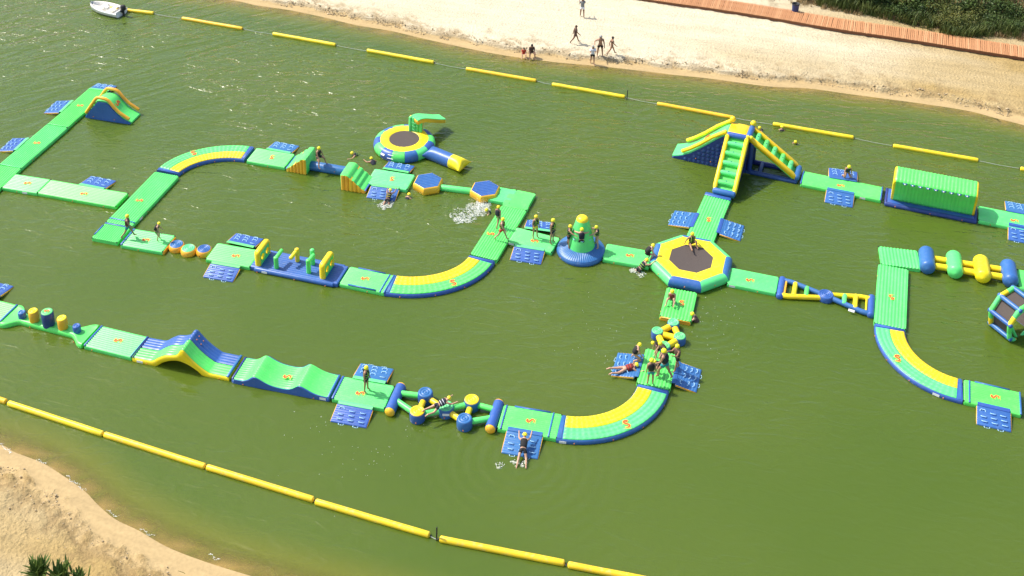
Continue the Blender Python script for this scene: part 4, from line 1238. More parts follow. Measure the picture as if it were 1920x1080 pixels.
pz = [Vector(p) for p in ((-3.981, 47.87), (-4.28, 46.605), (-2.905, 46.977), (-1.646, 47.441), (-1.952, 46.175))]
r0 = [Vector(p) for p in ((-5.265, 48.529), (-5.654, 46.847))]; r1 = [Vector(p) for p in ((-0.301, 47.522), (-0.684, 45.859))]
c = pz[2].copy()
t = thing('zigzag_pods', (c.x, c.y), 0, 'zigzag course of five pods and tubes between two blue rollers', 'float bridge')
for p, mt in zip(pz, (BLUE, YELLOW, MINT, YELLOW, BLUE)):
    pod(t, p - c, mt, .385, .52)
for e0, e1 in (r0, r1):
    a = e0 - c; b_ = e1 - c
    q = MB(); q.tube([(a.x, a.y, .20), (b_.x, b_.y, .20)], .27, 18, False); o = q.build('roller', BLUE, t)
    d = (b_ - a).normalized()
    for p, s in ((a, -1), (b_, 1)):
        q = MB(); q.tube([(p.x + d.x * s * -.02, p.y + d.y * s * -.02, .20), (p.x + d.x * s * .03, p.y + d.y * s * .03, .20)], .255, 18); q.build('roller_cap', SHADED_YELLOW, o)
la = r0[0].lerp(r0[1], .28); lb = r0[0].lerp(r0[1], .55); ra = r1[0].lerp(r1[1], .30); rb = r1[0].lerp(r1[1], .60)
for a, b_, mt in ((la, pz[0], GREEN), (lb, pz[1], GREEN), (pz[0], pz[1], YELLOW), (pz[0], pz[2], YELLOW), (pz[1], pz[2], GREEN), (pz[2], pz[3], GREEN), (pz[2], pz[4], YELLOW), (pz[3], pz[4], YELLOW), (pz[3], ra, GREEN), (pz[4], rb, GREEN)):
    a = a - c; b_ = b_ - c
    q = MB(); q.tube([(a.x, a.y, .25), (b_.x, b_.y, .25)], .15, 12, False); q.build('joining_tube', mt, t)
put('label_patch', PATCH, t, (0.02, -.40, .32))

# ------------------------------------------------------------------ wave mat
cx_, cy_, L, W, ang = (-11.138, 49.01, 5.301, 1.616, -12.94)
t = thing('wave_mat', (cx_, cy_), ang, 'green wavy mat with two humps and blue sides', 'floating mat')
W = 1.64; L -= .03
# long leeward slopes, as on a surf swell
def hump(x, c, w, h): return h * math.exp(-(abs(x - c) / (w * (1.0 if x < c else 1.7))) ** 1.7)
wp = []
for i in range(81):
    x = -L / 2 + L * i / 80
    wp.append((x, .29 + hump(x, -L / 2 + L * .235, .36, .41) + hump(x, -L / 2 + L * .70, .36, .39)))
strip(wp, -W / 2 + .03, W / 2 - .03, .08, 10, .028, 4).build('wave_deck', GREEN, t)
lo_ = [(x, max(-.1, z - .55)) for x, z in wp]
loftside([(x, z - .05) for x, z in wp[::2]] + [(L / 2, -.1), (-L / 2, -.1)], -W / 2, W / 2, .04).build('side_wall', BLUE, t)
emblem(t, .12, -.1, .40, 90, .52)
band(t, L / 2 - .06, W, .13, BLUE, .30); band(t, -L / 2 + .06, W, .13, NAVY, .30)
put('label_patch', PATCH, t, (L / 2 - .35, -W / 2 - .006, .12))
for x in (-2.0, 1.8):
    put('valve', VALVE, t, (x, -W / 2, .06), (R(90), 0, 0))

# ------------------------------------------------------------------ arch
cx_, cy_, L, W, ang = (-16.487, 50.35, 5.449, 1.629, -13.62)
t = thing('arch_hump', (cx_, cy_), ang, 'pointed arch mat with a green lane, a blue lane and a yellow side', 'floating mat')
W = 1.64; L -= .03; x0 = -L / 2
tp = smooth_prof([(x0, .28), (x0 + .6, .29), (x0 + 1.1, .33), (x0 + 1.5, .62), (x0 + 1.9, .86), (x0 + 2.3, .95), (x0 + 2.62, 1.10), (x0 + 2.82, 1.40), (x0 + 2.98, 1.44), (x0 + 3.12, 1.30), (x0 + 3.4, .98), (x0 + 3.8, .62), (x0 + 4.2, .36), (x0 + 4.4, .29), (x0 + 4.9, .285), (x0 + L, .28)], 6)
bt = smooth_prof([(x0, -.1), (x0 + .7, -.1), (x0 + 1.25, -.08), (x0 + 1.7, .28), (x0 + 2.2, .52), (x0 + 2.7, .60), (x0 + 3.2, .46), (x0 + 3.7, .16), (x0 + 4.0, -.08), (x0 + 4.6, -.1), (x0 + L, -.1)], 6)
out_ = [(x, z - .06) for x, z in tp] + bt[::-1]
mb = MB()
# body strip by strip so that the concave outline stays clean
xs_ = [x0 + L * i / 90 for i in range(91)]
for s0, s1 in ((-W / 2, W / 2),):
    rings = []
    for x in xs_:
        a, b_ = lerp_tab(tp, x) - .06, lerp_tab(bt, x)
        m_ = (a + b_) / 2
        rings.append([(x, s0 + .06, b_), (x, s0, b_ + .08), (x, s0 - .01, m_), (x, s0, a - .06), (x, s0 + .05, a), (x, s1 - .05, a), (x, s1, a - .06), (x, s1 + .01, m_), (x, s1, b_ + .08), (x, s1 - .06, b_)])
    mb.loft(rings)
mb.build('side_wall', YELLOW, t)
strip(tp, -W / 2 + .05, .0, .05, 4, .035).build('green_lane', GREEN, t)
strip(tp, .01, W / 2 - .02, .05, 4, .035).build('blue_lane', BLUE, t)
band(t, L / 2 - .07, W, .15, BLUE, .30); band(t, -L / 2 + .03, W, .07, NAVY, .30)
for k in range(2):
    for j in range(2):
        x = x0 + 3.18 + k * .22; y = .28 + j * .26
        q = MB(); q.ball((x, y, lerp_tab(tp, x) + .005), .035, 8, 5); q.build('grip', ORANGE, t)
put('label_patch', PATCH, t, (x0 + .42, -W / 2 - .014, .10))
for x in (.8, 4.9):
    put('valve', VALVE, t, (x0 + x, -W / 2 - .005, .05), (R(90), 0, 0))

# ------------------------------------------------------------------ balance pillars
A_ = Vector((-26.857, 53.355)); B_ = Vector((-22.011, 51.864))
cc = (A_ + B_) / 2; L = (B_ - A_).length
t = thing('balance_pillars', (cc.x, cc.y), math.degrees(atan2(B_.y - A_.y, B_.x - A_.x)), 'narrow green beam with five round pillars in blue and yellow', 'balance beam')
mb = MB(); rings = []
for i in range(61):
    x = -L / 2 + L * i / 60
    d = min(x + L / 2, L / 2 - x)
    k = max(0, min(1, (d - .12) / .85)); k = k * k * (3 - 2 * k)
    hw = .82 * (1 - k) + .30 * k
    h_ = .27
    rings.append([(x, -hw + .05, -.1), (x, -hw - .02, .02), (x, -hw - .03, .12), (x, -hw, .22), (x, -hw + .09, h_ + .03), (x, -hw + .2, h_ - .02), (x, hw - .2, h_ - .02), (x, hw - .09, h_ + .03), (x, hw, .22), (x, hw + .03, .12), (x, hw + .02, .02), (x, hw - .05, -.1)])
mb.loft(rings); mb.build('beam', GREEN, t)
for x, r_, h_, mt, tm in ((-1.72, .21, .36, BLUE, BLUE), (-.95, .26, .66, SHADED_YELLOW, YELLOW), (-.05, .32, .84, NAVY, MINT), (.85, .26, .66, SHADED_YELLOW, YELLOW), (1.72, .21, .38, BLUE, BLUE)):
    o = MB().lathe([(r_ * 1.0, .2), (r_ * 1.02, .24 + h_ * .5), (r_, .22 + h_), (r_ * .9, .25 + h_)], 24, c=(x, 0, 0)).build('pillar', mt, t)
    pr = [(r_ * .94, .24 + h_)] + [(r_ * .92 * (1 - (i + 1) / 20.001), .255 + h_ + .025 * abs(sin(pi * (i + 1) / 20 * 2)) ** .6) for i in range(20)]
    MB().lathe(pr, 24, c=(x, 0, 0)).build('pillar_top', tm, o)
emblem(t, -.05, 0, 1.135, 90, .34)
for x in (-1.0, 1.9):
    put('valve', VALVE, t, (x, -.36 if x < 0 else -.6, .08), (R(90), 0, 0))

# ------------------------------------------------------------------ boundary floats, their lines and the two posts
UP = [((-33.389, 91.092), (-29.31, 90.23)), ((-26.75, 89.463), (-21.534, 87.831)), ((-18.926, 86.985), (-13.752, 85.344)), ((-11.166, 84.505), (-5.926, 82.8)), ((-3.392, 81.921), (1.844, 80.333)), ((3.053, 79.821), (8.267, 78.167)), ((10.572, 77.306), (15.758, 75.604)), ((18.432, 74.771), (23.658, 73.215)), ((26.178, 72.288), (31.388, 70.66)), ((33.932, 69.789), (38.975, 68.039))]
LO = [((-30.056, 49.027), (-24.697, 47.17)), ((-24.512, 47.031), (-19.281, 45.182)), ((-19.176, 45.134), (-13.931, 43.338)), ((-13.811, 43.255), (-8.591, 41.523)), ((-8.454, 41.416), (-3.223, 39.714)), ((-2.719, 39.53), (2.666, 38.399)), ((2.858, 38.344), (8.072, 37.228))]
UL = ['behind the white motor boat', 'first clear of the white motor boat', 'second from the boat towards the beach group', 'above the round trampoline, third clear of the boat', 'left of the last gap before the seated beach pair', 'ending at the thin dark post near the beach', 'running up to the tower corner', 'with a swimmer holding on to it, right of the tower', 'above the green climbing wall', 'at the right edge of the frame']
LLb = ['at the left edge, nearest the frame corner', 'long one above the near beach, second from left', 'third from left along the near beach', 'fourth from left along the near line', 'left of the thin dark post in the near line', 'right of the thin dark post in the near line', 'cut by the bottom edge of the frame']
def bfloat(a, b_, lb, g):
    a = Vector(a); b_ = Vector(b_); c = (a + b_) / 2; L = (b_ - a).length
    t = thing('boundary_float', (c.x, c.y, random.uniform(-.02, .02)), math.degrees(atan2((b_ - a).y, (b_ - a).x)) + random.uniform(-.5, .5), lb, 'boundary float', g)
    q = MB(); n = 8
    q.tube([(-L / 2 + .04 + (L - .08) * k / n, .0, .075 + random.uniform(-.006, .006)) for k in range(n + 1)], .145, 18); q.build('tube', TUBE, t)
    for s in (-1, 1):
        q = MB(); q.tube([(s * (L / 2 - .02), 0, .075), (s * (L / 2 + .10), 0, .06)], .03, 8); q.build('end_ring', BLACK, t)
random.seed(5)
for (a, b_), s in zip(UP, UL):
    bfloat(a, b_, 'long yellow boundary tube ' + s, 'yellow boundary tubes along the far beach')
for (a, b_), s in zip(LO, LLb):
    bfloat(a, b_, 'thick yellow boundary tube ' + s, 'yellow boundary tubes along the near beach')
for line, lb in ((UP, 'thin pale line joining the yellow tubes along the far beach'), (LO, 'thin pale line joining the yellow tubes along the near beach')):
    pts = []
    for a, b_ in line: pts += [(*a, .05), (*b_, .05)]
    p2 = []
    for i in range(len(pts) - 1):
        p2.append(pts[i])
        if i % 2 == 1:
            m_ = [(u + v) / 2 for u, v in zip(pts[i], pts[i + 1])]; p2.append((m_[0] + .02, m_[1] - .05, .03))
    p2.append(pts[-1])
    q = MB(); q.tube(p2, .018, 6, False)
    tag(q.build('float_line', ROPE), lb, 'rope')
for p, lb in (((8.416, 77.909), 'thin dark post standing in the water at the far float line'), ((-2.875, 39.507), 'thin dark post standing in the water at the near float line')):
    q = MB(); q.tube([(0, 0, -.6), (0, 0, .3), (.01, 0, .78)], .035, 8)
    o = q.build('marker_post', POLE); o.location = (*p, 0)
    tag(o, lb, 'post', 'thin dark marker posts')

# ------------------------------------------------------------------ ground height on the far beach
def ground_z(x, y):
    p = Vector((x, y)); best = None
    for i in range(len(FC) - 1):
        a = FC[i]; d = FC[i + 1] - a
        tt = max(0, min(1, (p - a).dot(d) / d.length_squared)); q = (a + d * tt - p).length
        s = d.x * (p - a).y - d.y * (p - a).x
        if best is None or q < best[0]: best = (q, s)
    return lerp_tab(FARP, best[0] if best[1] > 0 else -best[0])

# ------------------------------------------------------------------ boardwalk of single planks
BW0 = [(-2.892, 97.835), (3.559, 95.6), (11.459, 92.905), (16.209, 91.546), (20.773, 90.071), (25.766, 88.235), (30.672, 86.735), (35.397, 85.143), (39.267, 83.868), (43.552, 82.394)]
bl = resample(BW0, 0.4)
def wood():
    mt, nt, b = nmat('boardwalk_timber')
    N, Lk = nt.nodes, nt.links
    oi = N.new('ShaderNodeObjectInfo'); tc = N.new('ShaderNodeTexCoord')
    mp = N.new('ShaderNodeMapping'); mp.inputs['Scale'].default_value = (14, 1.2, 6)
    n1 = N.new('ShaderNodeTexNoise'); n1.inputs['Scale'].default_value = 3; n1.inputs['Detail'].default_value = 5
    Lk.new(tc.outputs['Object'], mp.inputs[0]); Lk.new(mp.outputs[0], n1.inputs['Vector'])
    cr = N.new('ShaderNodeValToRGB'); e = cr.color_ramp.elements
    e[0].position = 0.0; e[0].color = (0.44, 0.205, 0.085, 1); e[1].position = 1.0; e[1].color = (0.56, 0.30, 0.14, 1)
    m = e.new(0.6); m.color = (0.49, 0.235, 0.10, 1)
    Lk.new(oi.outputs['Random'], cr.inputs[0])
    mx = N.new('ShaderNodeMix'); mx.data_type = 'RGBA'; mx.blend_type = 'MULTIPLY'; mx.inputs['Factor'].default_value = 0.6
    r = N.new('ShaderNodeMapRange'); r.inputs['To Min'].default_value = 0.75; r.inputs['To Max'].default_value = 1.2
    Lk.new(n1.outputs['Fac'], r.inputs['Value']); Lk.new(cr.outputs[0], mx.inputs[6]); Lk.new(r.outputs[0], mx.inputs[7])
    Lk.new(mx.outputs[2], b.inputs['Base Color']); b.inputs['Roughness'].default_value = 0.75
    return mt
WOOD = wood()
bw = structure(bpy.data.objects.new('boardwalk', None)); col.objects.link(bw)
# walk along the line at plank pitch
cum = [0.0]
for i in range(1, len(bl)): cum.append(cum[-1] + (bl[i] - bl[i - 1]).length)
def on_line(s):
    for i in range(1, len(bl)):
        if s <= cum[i]:
            k = (s - cum[i - 1]) / (cum[i] - cum[i - 1]); d = (bl[i] - bl[i - 1]).normalized()
            return bl[i - 1].lerp(bl[i], k), d
    return bl[-1], (bl[-1] - bl[-2]).normalized()
PL = []
random.seed(9)
for k in range(4):
    q = MB(); w = .128 - .004 * k; h_ = .04
    q.loft([[(-w / 2, y, 0), (-w / 2, y, h_ - .008), (-w / 2 + .01, y, h_), (w / 2 - .01, y, h_), (w / 2, y, h_ - .008), (w / 2, y, 0)] for y in (0.0, 2.0 + .02 * k)])
    PL.append(q.mesh('plank', WOOD, False))
s = 7.0; nplank = 0
while s < cum[-1] - .2 and nplank < 298:
    p, d = on_line(s)
    o = put('plank', random.choice(PL), bw, (p.x, p.y, .86 + random.uniform(-.006, .006)), (0, random.uniform(-.012, .012), atan2(d.y, d.x) + random.uniform(-.008, .008)))
    o.location.y += random.uniform(-.02, .02)
    s += .142; nplank += 1
BW_END = s
for off in (.10, 1.0, 1.9):
    q = MB(); pts = []
    ss = 6.9
    while ss < BW_END + .1:
        p, d = on_line(ss); pts.append(p + Vector((-d.y, d.x)) * off); ss += 1.0
    q.loft([[(p.x - .0, p.y - .04, .62), (p.x, p.y - .04, .857), (p.x, p.y + .04, .857), (p.x, p.y + .04, .62)] for p in pts])
    q.build('bearer', plain('bearer_timber', (0.20, 0.085, 0.04), .85), bw, False)

# ------------------------------------------------------------------ bank vegetation
def leaf_mat(name, c, c2, tr=0.25):
    mt, nt, b = nmat(name)
    N, Lk = nt.nodes, nt.links
    geo = N.new('ShaderNodeNewGeometry'); oi = N.new('ShaderNodeObjectInfo')
    mx = N.new('ShaderNodeMix'); mx.data_type = 'RGBA'
    mx.inputs[6].default_value = (*c, 1); mx.inputs[7].default_value = (*c2, 1)
    n = N.new('ShaderNodeTexNoise'); n.inputs['Scale'].default_value = 1.3; n.inputs['Detail'].default_value = 3
    Lk.new(geo.outputs['Position'], n.inputs['Vector'])
    ad = N.new('ShaderNodeMath'); ad.operation = 'MULTIPLY_ADD'; Lk.new(geo.outputs['Random Per Island'], ad.inputs[0]); ad.inputs[1].default_value = .6
    r = N.new('ShaderNodeMapRange'); r.inputs['From Min'].default_value = .35; r.inputs['From Max'].default_value = .65; r.inputs['To Min'].default_value = -.15; r.inputs['To Max'].default_value = .5
    Lk.new(n.outputs['Fac'], r.inputs['Value']); Lk.new(r.outputs[0], ad.inputs[2]); ad.use_clamp = True
    Lk.new(ad.outputs[0], mx.inputs['Factor'])
    Lk.new(mx.outputs[2], b.inputs['Base Color']); b.inputs['Roughness'].default_value = 0.55
    b.inputs['Specular IOR Level'].default_value = 0.3
    return mt
LEAF = leaf_mat('dark_leaves', (0.024, 0.050, 0.012), (0.090, 0.140, 0.026))
LEAF2 = leaf_mat('mixed_leaves', (0.045, 0.075, 0.014), (0.170, 0.165, 0.035))
GRASS = leaf_mat('bank_grass', (0.040, 0.075, 0.015), (0.140, 0.165, 0.040))
DRYG = leaf_mat('dry_grass', (0.20, 0.13, 0.055), (0.42, 0.31, 0.15))
BARK = plain('stems', (0.07, 0.05, 0.03), .9)

def crown_mesh(seed, mt, nleaf=900):
    rnd = random.Random(seed); mb = MB()
    lumps = [(rnd.uniform(-.7, .7), rnd.uniform(-.5, .5), rnd.uniform(.45, 1.15), rnd.uniform(.35, .62)) for _ in range(9)]
    for i in range(nleaf):
        c = rnd.choice(lumps)
        th = rnd.uniform(0, 2 * pi); u = rnd.uniform(-.75, 1); rr = c[3] * (rnd.random() ** .35)
        s_ = sqrt(1 - u * u)
        p = Vector((c[0] + rr * s_ * cos(th), c[1] + rr * s_ * sin(th), max(.05, c[2] + rr * u * .95)))
        n = Vector((rnd.gauss(0, 1), rnd.gauss(0, 1), rnd.gauss(.7, 1))).normalized()
        a = n.cross(Vector((rnd.gauss(0, 1), rnd.gauss(0, 1), rnd.gauss(0, 1)))).normalized(); b_ = n.cross(a)
        l = rnd.uniform(.05, .10); w = l * rnd.uniform(.35, .6)
        mb.quad(p - a * l, p + b_ * w, p + a * l, p - b_ * w)
    return mb.mesh('crown', mt, False)
CR = [crown_mesh(k, LEAF if k % 3 else LEAF2) for k in range(5)]
def stem_mesh(seed):
    rnd = random.Random(seed); mb = MB()
    for k in range(5):
        a = rnd.uniform(0, 2 * pi); r_ = rnd.uniform(.2, .55)
        mb.tube([(0.05 * cos(a), .05 * sin(a), -.3), (r_ * .5 * cos(a), r_ * .5 * sin(a), .45), (r_ * cos(a), r_ * sin(a), 1.0)], [.035, .025, .012], 5, False)
    return mb.mesh('stem', BARK)
ST = [stem_mesh(k) for k in range(3)]
random.seed(21)
rows = []
for (x, y) in ((27.8, 93.2), (29.6, 92.2), (31.2, 91.3), (33.0, 90.4), (34.4, 89.0), (35.6, 88.5), (36.8, 89.2), (38.5, 89.0), (40.3, 88.8), (42.2, 88.2), (28.8, 94.6), (30.8, 93.6), (32.7, 92.7), (34.6, 91.3), (36.5, 91.0), (38.6, 90.8), (40.8, 90.4), (26.0, 94.3), (43.2, 86.9), (37.6, 92.6), (33.5, 94.4), (40.0, 92.6), (43, 91.0), (29.0, 93.5), (30.2, 92.9), (32.0, 92.0), (33.7, 91.5), (35.6, 90.0), (37.6, 90.6), (39.5, 90.0), (41.6, 89.6), (31.8, 94.8), (35.6, 92.8), (38.9, 94.0), (42, 93.2), (35.8, 94.6), (27.2, 95.2), (44.4, 89.4), (34.2, 93.0)):
    sc = random.uniform(.95, 1.35) if y > 90.2 else random.uniform(.75, 1.0)
    t = thing('shrub', (x, y, ground_z(x, y) - .05), random.uniform(0, 360), 'dense dark green shrub on the bank behind the boardwalk', 'shrub', 'dark green shrubs covering the bank')
    t.scale = (sc * 1.15, sc * 1.15, sc * random.uniform(.85, 1.25))
    put('crown', random.choice(CR), t); put('stem', random.choice(ST), t)

def blades(name, mt, spots, h0, h1, w, lean=.35, seed=1):
    rnd = random.Random(seed); mb = MB()
    for (x, y, z) in spots:
        h_ = rnd.uniform(h0, h1); a = rnd.uniform(0, 2 * pi); l = h_ * rnd.uniform(.1, lean)
        dx, dy = cos(a) * l, sin(a) * l; ww = w * rnd.uniform(.6, 1.3); px, py = -sin(a) * ww, cos(a) * ww
        b = len(mb.v)
        mb.v += [(x - px, y - py, z - .05), (x + px, y + py, z - .05), (x + dx * .45 - px * .8, y + dy * .45 - py * .8, z + h_ * .62), (x + dx * .45 + px * .8, y + dy * .45 + py * .8, z + h_ * .62), (x + dx * 1.3, y + dy * 1.3, z + h_)]
        mb.f += [(b, b + 1, b + 3, b + 2), (b + 2, b + 3, b + 4)]
    o = mb.build(name, mt, None, False)
    o['kind'] = 'stuff'
    return o
random.seed(31)
BND = [(20, 96.5), (23.5, 94.0), (25.5, 92.6), (27.7, 91.6), (29.5, 90.9), (32.0, 89.6), (33.9, 88.5), (34.3, 87.5), (35.5, 87.1), (36.8, 87.6), (38.5, 87.7), (40.8, 87.4), (43.5, 86.2), (47, 84.5)]
spots = []
while len(spots) < 16000:
    x = random.uniform(20, 47); y = lerp_tab(BND, x) + abs(random.gauss(0, 2.4)) + .15 * random.gauss(0, 1)
    if fbm(x, y, .8, 3, 4.0) > -.35: spots.append((x, y, ground_z(x, y)))
tag(blades('tall_grass', GRASS, spots, .35, 1.15, .022, .5, 3), 'tall green grass growing along the foot of the bank behind the boardwalk', 'grass')
spots = []
while len(spots) < 5200:
    x = random.uniform(18, 47); s_ = random.random()
    p, d = on_line(min(cum[-1] - .1, 7 + (x - 8) * 1.075)); yb = p.y + 2.3
    yv = lerp_tab(BND, x) + .5
    y = yv - (yv - yb) * random.random() ** 1.6
    if y > yb and fbm(x, y, 1.1, 3, 9.0) > -.05 - .3 * (y - yb) / max(.1, yv - yb): spots.append((x, y, ground_z(x, y)))
tag(blades('dry_grass', DRYG, spots, .10, .38, .02, .9, 5), 'dry tan grass litter between boardwalk and green bank', 'grass')

# clods of damp sand along the eroded edge of both beaches
CLOD = plain('damp_sand_clods', (0.44, 0.34, 0.20), .95, .25, 3)
def clods(line, side, n, d0, d1, prof, label, seed, smin, smax):
    rnd = random.Random(seed); mb = MB(); k = 0
    while k < n:
        i = rnd.randrange(6, len(line) - 6)
        tt = (line[i + 3] - line[i - 3]).normalized(); nn = Vector((-tt.y, tt.x)) * side
        d = d0 + (d1 - d0) * rnd.random() ** 1.5
        p = line[i].lerp(line[i + 1], rnd.random()) + nn * (d + .45 * fbm(line[i].x, line[i].y, .6, 4, 3.0) * -1)
        if fbm(p.x, p.y, .9, 3, 5.0) < -.15 or not (-48 < p.x < 52): 
            if rnd.random() < .8: continue
        s_ = rnd.uniform(smin, smax) * (1 if rnd.random() < .85 else 1.6)
        z = lerp_tab(prof, d + .0) + .01
        mb.ball((p.x, p.y, z), s_, 6, 4, (rnd.uniform(.8, 1.6), rnd.uniform(.7, 1.2), rnd.uniform(.5, .9))); k += 1
    o = mb.build('sand_clods', CLOD, None, True); o['kind'] = 'stuff'
    return tag(o, label, 'sand')
clods(FARL, 1, 2600, .72, 1.3, FARP, 'dark crumbly line of damp sand clods along the far waterline', 3, .02, .055)
clods(NEARL, -1, 900, 1.0, 3.0, NEARP, 'damp sand clods scattered along the near waterline', 4, .015, .04)

# spiky plants at the lower left edge
SPIKE = leaf_mat('spiky_leaves', (0.035, 0.085, 0.022), (0.14, 0.20, 0.03))
def spiky(x, y, z, h, label, seed, n=70):
    rnd = random.Random(seed)
    t = thing('spiky_plant', (x, y, 0), rnd.uniform(0, 360), label, 'plant', None)
    q = MB(); q.tube([(0, 0, .2), (.03, 0, z * .6), (0, 0.02, z)], [.12, .10, .07], 8); q.build('stem', BARK, t)
    for k in range(n):
        a = rnd.uniform(0, 2 * pi); el = rnd.uniform(.75, 1.54); l = h * rnd.uniform(.75, 1.1)
        d = Vector((cos(a) * cos(el), sin(a) * cos(el), sin(el))); sd_ = Vector((-sin(a), cos(a), 0))
        b = Vector((rnd.gauss(0, .16), rnd.gauss(0, .12), z - rnd.uniform(0, .3)))
        q = MB(); w = .048; up_ = sd_.cross(d)
        rr = []
        for s_, k_ in ((0, .6), (.35, 1), (.75, .7), (1, .05)):
            c = b + d * l * s_ - Vector((0, 0, .12 * l * s_ * s_))
            rr.append([c + sd_ * w * k_, c + up_ * w * k_ * .35, c - sd_ * w * k_, c - up_ * w * k_ * .35])
        q.loft(rr); q.build('leaf', SPIKE, t, False)
spiky(-19.088, 36.453, 1.3, .85, 'dark green spiky plant at the lower left corner, largest of three', 1, 110)
spiky(-18.171, 36.43, 1.2, .75, 'yellow green spiky plant in the middle of the lower left three', 2, 100)
spiky(-17.375, 36.261, 1.15, .62, 'small spiky plant, rightmost at the lower left corner', 3, 70)

# ------------------------------------------------------------------ blue bin
bx, by = (23.229, 91.329)
t = thing('litter_bin', (bx, by, ground_z(bx, by) - .03), 0, 'blue round litter bin with black top behind the boardwalk', 'bin')
MB().lathe([(.01, 0), (.24, 0), (.25, .03), (.275, .45), (.30, .86), (.30, .89)], 24).build('body', BINB, t)
MB().lathe([(.305, .84), (.325, .86), (.32, .92), (.28, .93), (.265, .80), (.02, .62)], 24).build('liner_rim', BLACK, t)

# ------------------------------------------------------------------ motor boat
b0 = Vector((-34.718, 91.221)); b1 = Vector((-31.764, 89.862))
dd = b1 - b0; bc = (b0 + b1) / 2; Lb = dd.length
t = thing('motor_boat', (bc.x, bc.y), math.degrees(atan2(-dd.y, -dd.x)), 'small open white motor boat with black outboard motor', 'boat')
def hull_sec(u):
    """u = 0 stern .. 1 bow"""
    hw = .78 * (1 - max(0, (u - .35) / .65) ** 2.4) ** .75 + .015 if u < .999 else .015
    hw *= (.90 + .10 * min(1, u / .3))
    sheer = .42 + .14 * u ** 2
    keel = -.12 + .34 * max(0, (u - .7) / .3) ** 2
    return hw, sheer, keel
st = [i / 20 for i in range(21)]
mb = MB(); rings = []; ins = []
for u in st:
    hw, sh_, ke = hull_sec(u); x = -Lb / 2 + Lb * u
    rings.append([(x, hw * .93, sh_), (x, hw, sh_ - .02), (x, hw * 1.02, sh_ - .08), (x, hw * .97, sh_ - .12), (x, hw * .88, .12), (x, hw * .55, (ke + .02)), (x, 0, ke), (x, -hw * .55, ke + .02), (x, -hw * .88, .12), (x, -hw * .97, sh_ - .12), (x, -hw * 1.02, sh_ - .08), (x, -hw, sh_ - .02), (x, -hw * .93, sh_)])
mb.loft(rings, False, False)
s_ = len(mb.v); mb.v += rings[0]; mb.f.append(tuple(range(s_, s_ + len(rings[0]))))
mb.build('hull', HULL, t)
mb = MB(); rings = []
for u in st[:-1]:
    hw, sh_, ke = hull_sec(u); x = -Lb / 2 + Lb * (.02 + u * .965); w = max(.01, hw * .93 - .0)
    fl = .14 + .25 * max(0, (u - .75) / .25)
    rings.append([(x, hw * .945, sh_ + .004), (x, max(.005, w - .09), sh_ - .012), (x, max(.005, w - .13), fl + .05), (x, max(.004, w - .2), fl), (x, -max(.004, w - .2), fl), (x, -max(.005, w - .13), fl + .05), (x, -max(.005, w - .09), sh_ - .012), (x, -hw * .945, sh_ + .004)])
mb.loft(rings, False, False); mb.build('interior', HULLIN, t)
for x, hw in ((-Lb * .20, .62), (Lb * .12, .60)):
    q = MB(); q.box((x, 0, .36), (.28, hw * 2, .06)); q.build('thwart', HULL, t, False)
q = MB(); q.box((-Lb * .04, .05, .33), (.34, .36, .36)); q.build('console', HULLIN, t, False)
q = MB(); q.loft([[(-Lb / 2 + dx, y, z) for y in (-.6, .6)] + [(-Lb / 2 + dx, y, z - .34) for y in (.6, -.6)] for dx, z in ((.04, .50), (.12, .52))]); q.build('transom', HULL, t, False)
mo = MB(); mx = -Lb / 2 - .18
mo.loft([[(mx + a * k, b_ * k, z) for a, b_ in ((-.22, -.12), (-.24, 0), (-.22, .12), (.0, .16), (.18, .10), (.18, -.10), (.0, -.16))] for z, k in ((.55, .8), (.60, 1), (.82, 1.05), (.95, .85), (1.0, .45))])
mo = mo.build('motor_cowl', BLACK, t)
q = MB(); q.loft([[(mx + a, b_, z) for a, b_ in ((-.10, -.04), (-.10, .04), (.08, .05), (.08, -.05))] for z in (-.35, .1, .56)]); q.build('motor_leg', BLACK, mo)
q = MB(); q.tube([(mx + .15, 0, .66), (mx + .55, .06, .72)], .025, 6); q.build('tiller', BLACK, mo)
q = MB(); q.box((mx + .10, 0, .46), (.18, .26, .22)); q.build('motor_bracket', BLACK, mo)

# ------------------------------------------------------------------ foam and splashes
def foam_mat():
    mt, nt, b = nmat('white_water')
    b.inputs['Base Color'].default_value = (.82, .84, .80, 1); b.inputs['Roughness'].default_value = .35
    return mt
FOAM = foam_mat()
def foam_film():
    mt, nt, b = nmat('foam_film')
    b.inputs['Base Color'].default_value = (.74, .78, .66, 1); b.inputs['Roughness'].default_value = .4; b.inputs['Alpha'].default_value = .38
    return mt
FILM = foam_film()
def splash(name, pts, label, seed):
    rnd = random.Random(seed); mb = MB(); fm = MB()
    for (x, y, rad, n, hz) in pts:
        for _ in range(int(n * 2.0)):
            a = rnd.uniform(0, 2 * pi); r_ = rad * rnd.random() ** .7
            k = fbm(x + r_ * cos(a), y + r_ * sin(a), 3.0, 3, seed)
            if k < -.12: continue
            z = abs(rnd.gauss(0, hz)) if rnd.random() < .5 else .008
            s_ = rnd.uniform(.004, .013) * (1.5 if z < .03 else 1)
            mb.ball((x + r_ * cos(a), y + r_ * sin(a), z), s_, 5, 3, (rnd.uniform(.8, 2.2), rnd.uniform(.8, 2.2), rnd.uniform(.4, 1.2)))
        for _ in range(int(n * .8)):
            a = rnd.uniform(0, 2 * pi); r_ = rad * 1.05 * rnd.random() ** .8; s_ = rnd.uniform(.03, .085)
            fm.ball((x + r_ * cos(a), y + r_ * sin(a), 0), s_, 7, 2, (rnd.uniform(.7, 2.0), rnd.uniform(.7, 1.6), .10))
    o = mb.build(name, FOAM); o['kind'] = 'stuff'
    f = fm.build('foam_film', FILM, o); f['kind'] = 'stuff'
    return tag(o, label, 'splash')
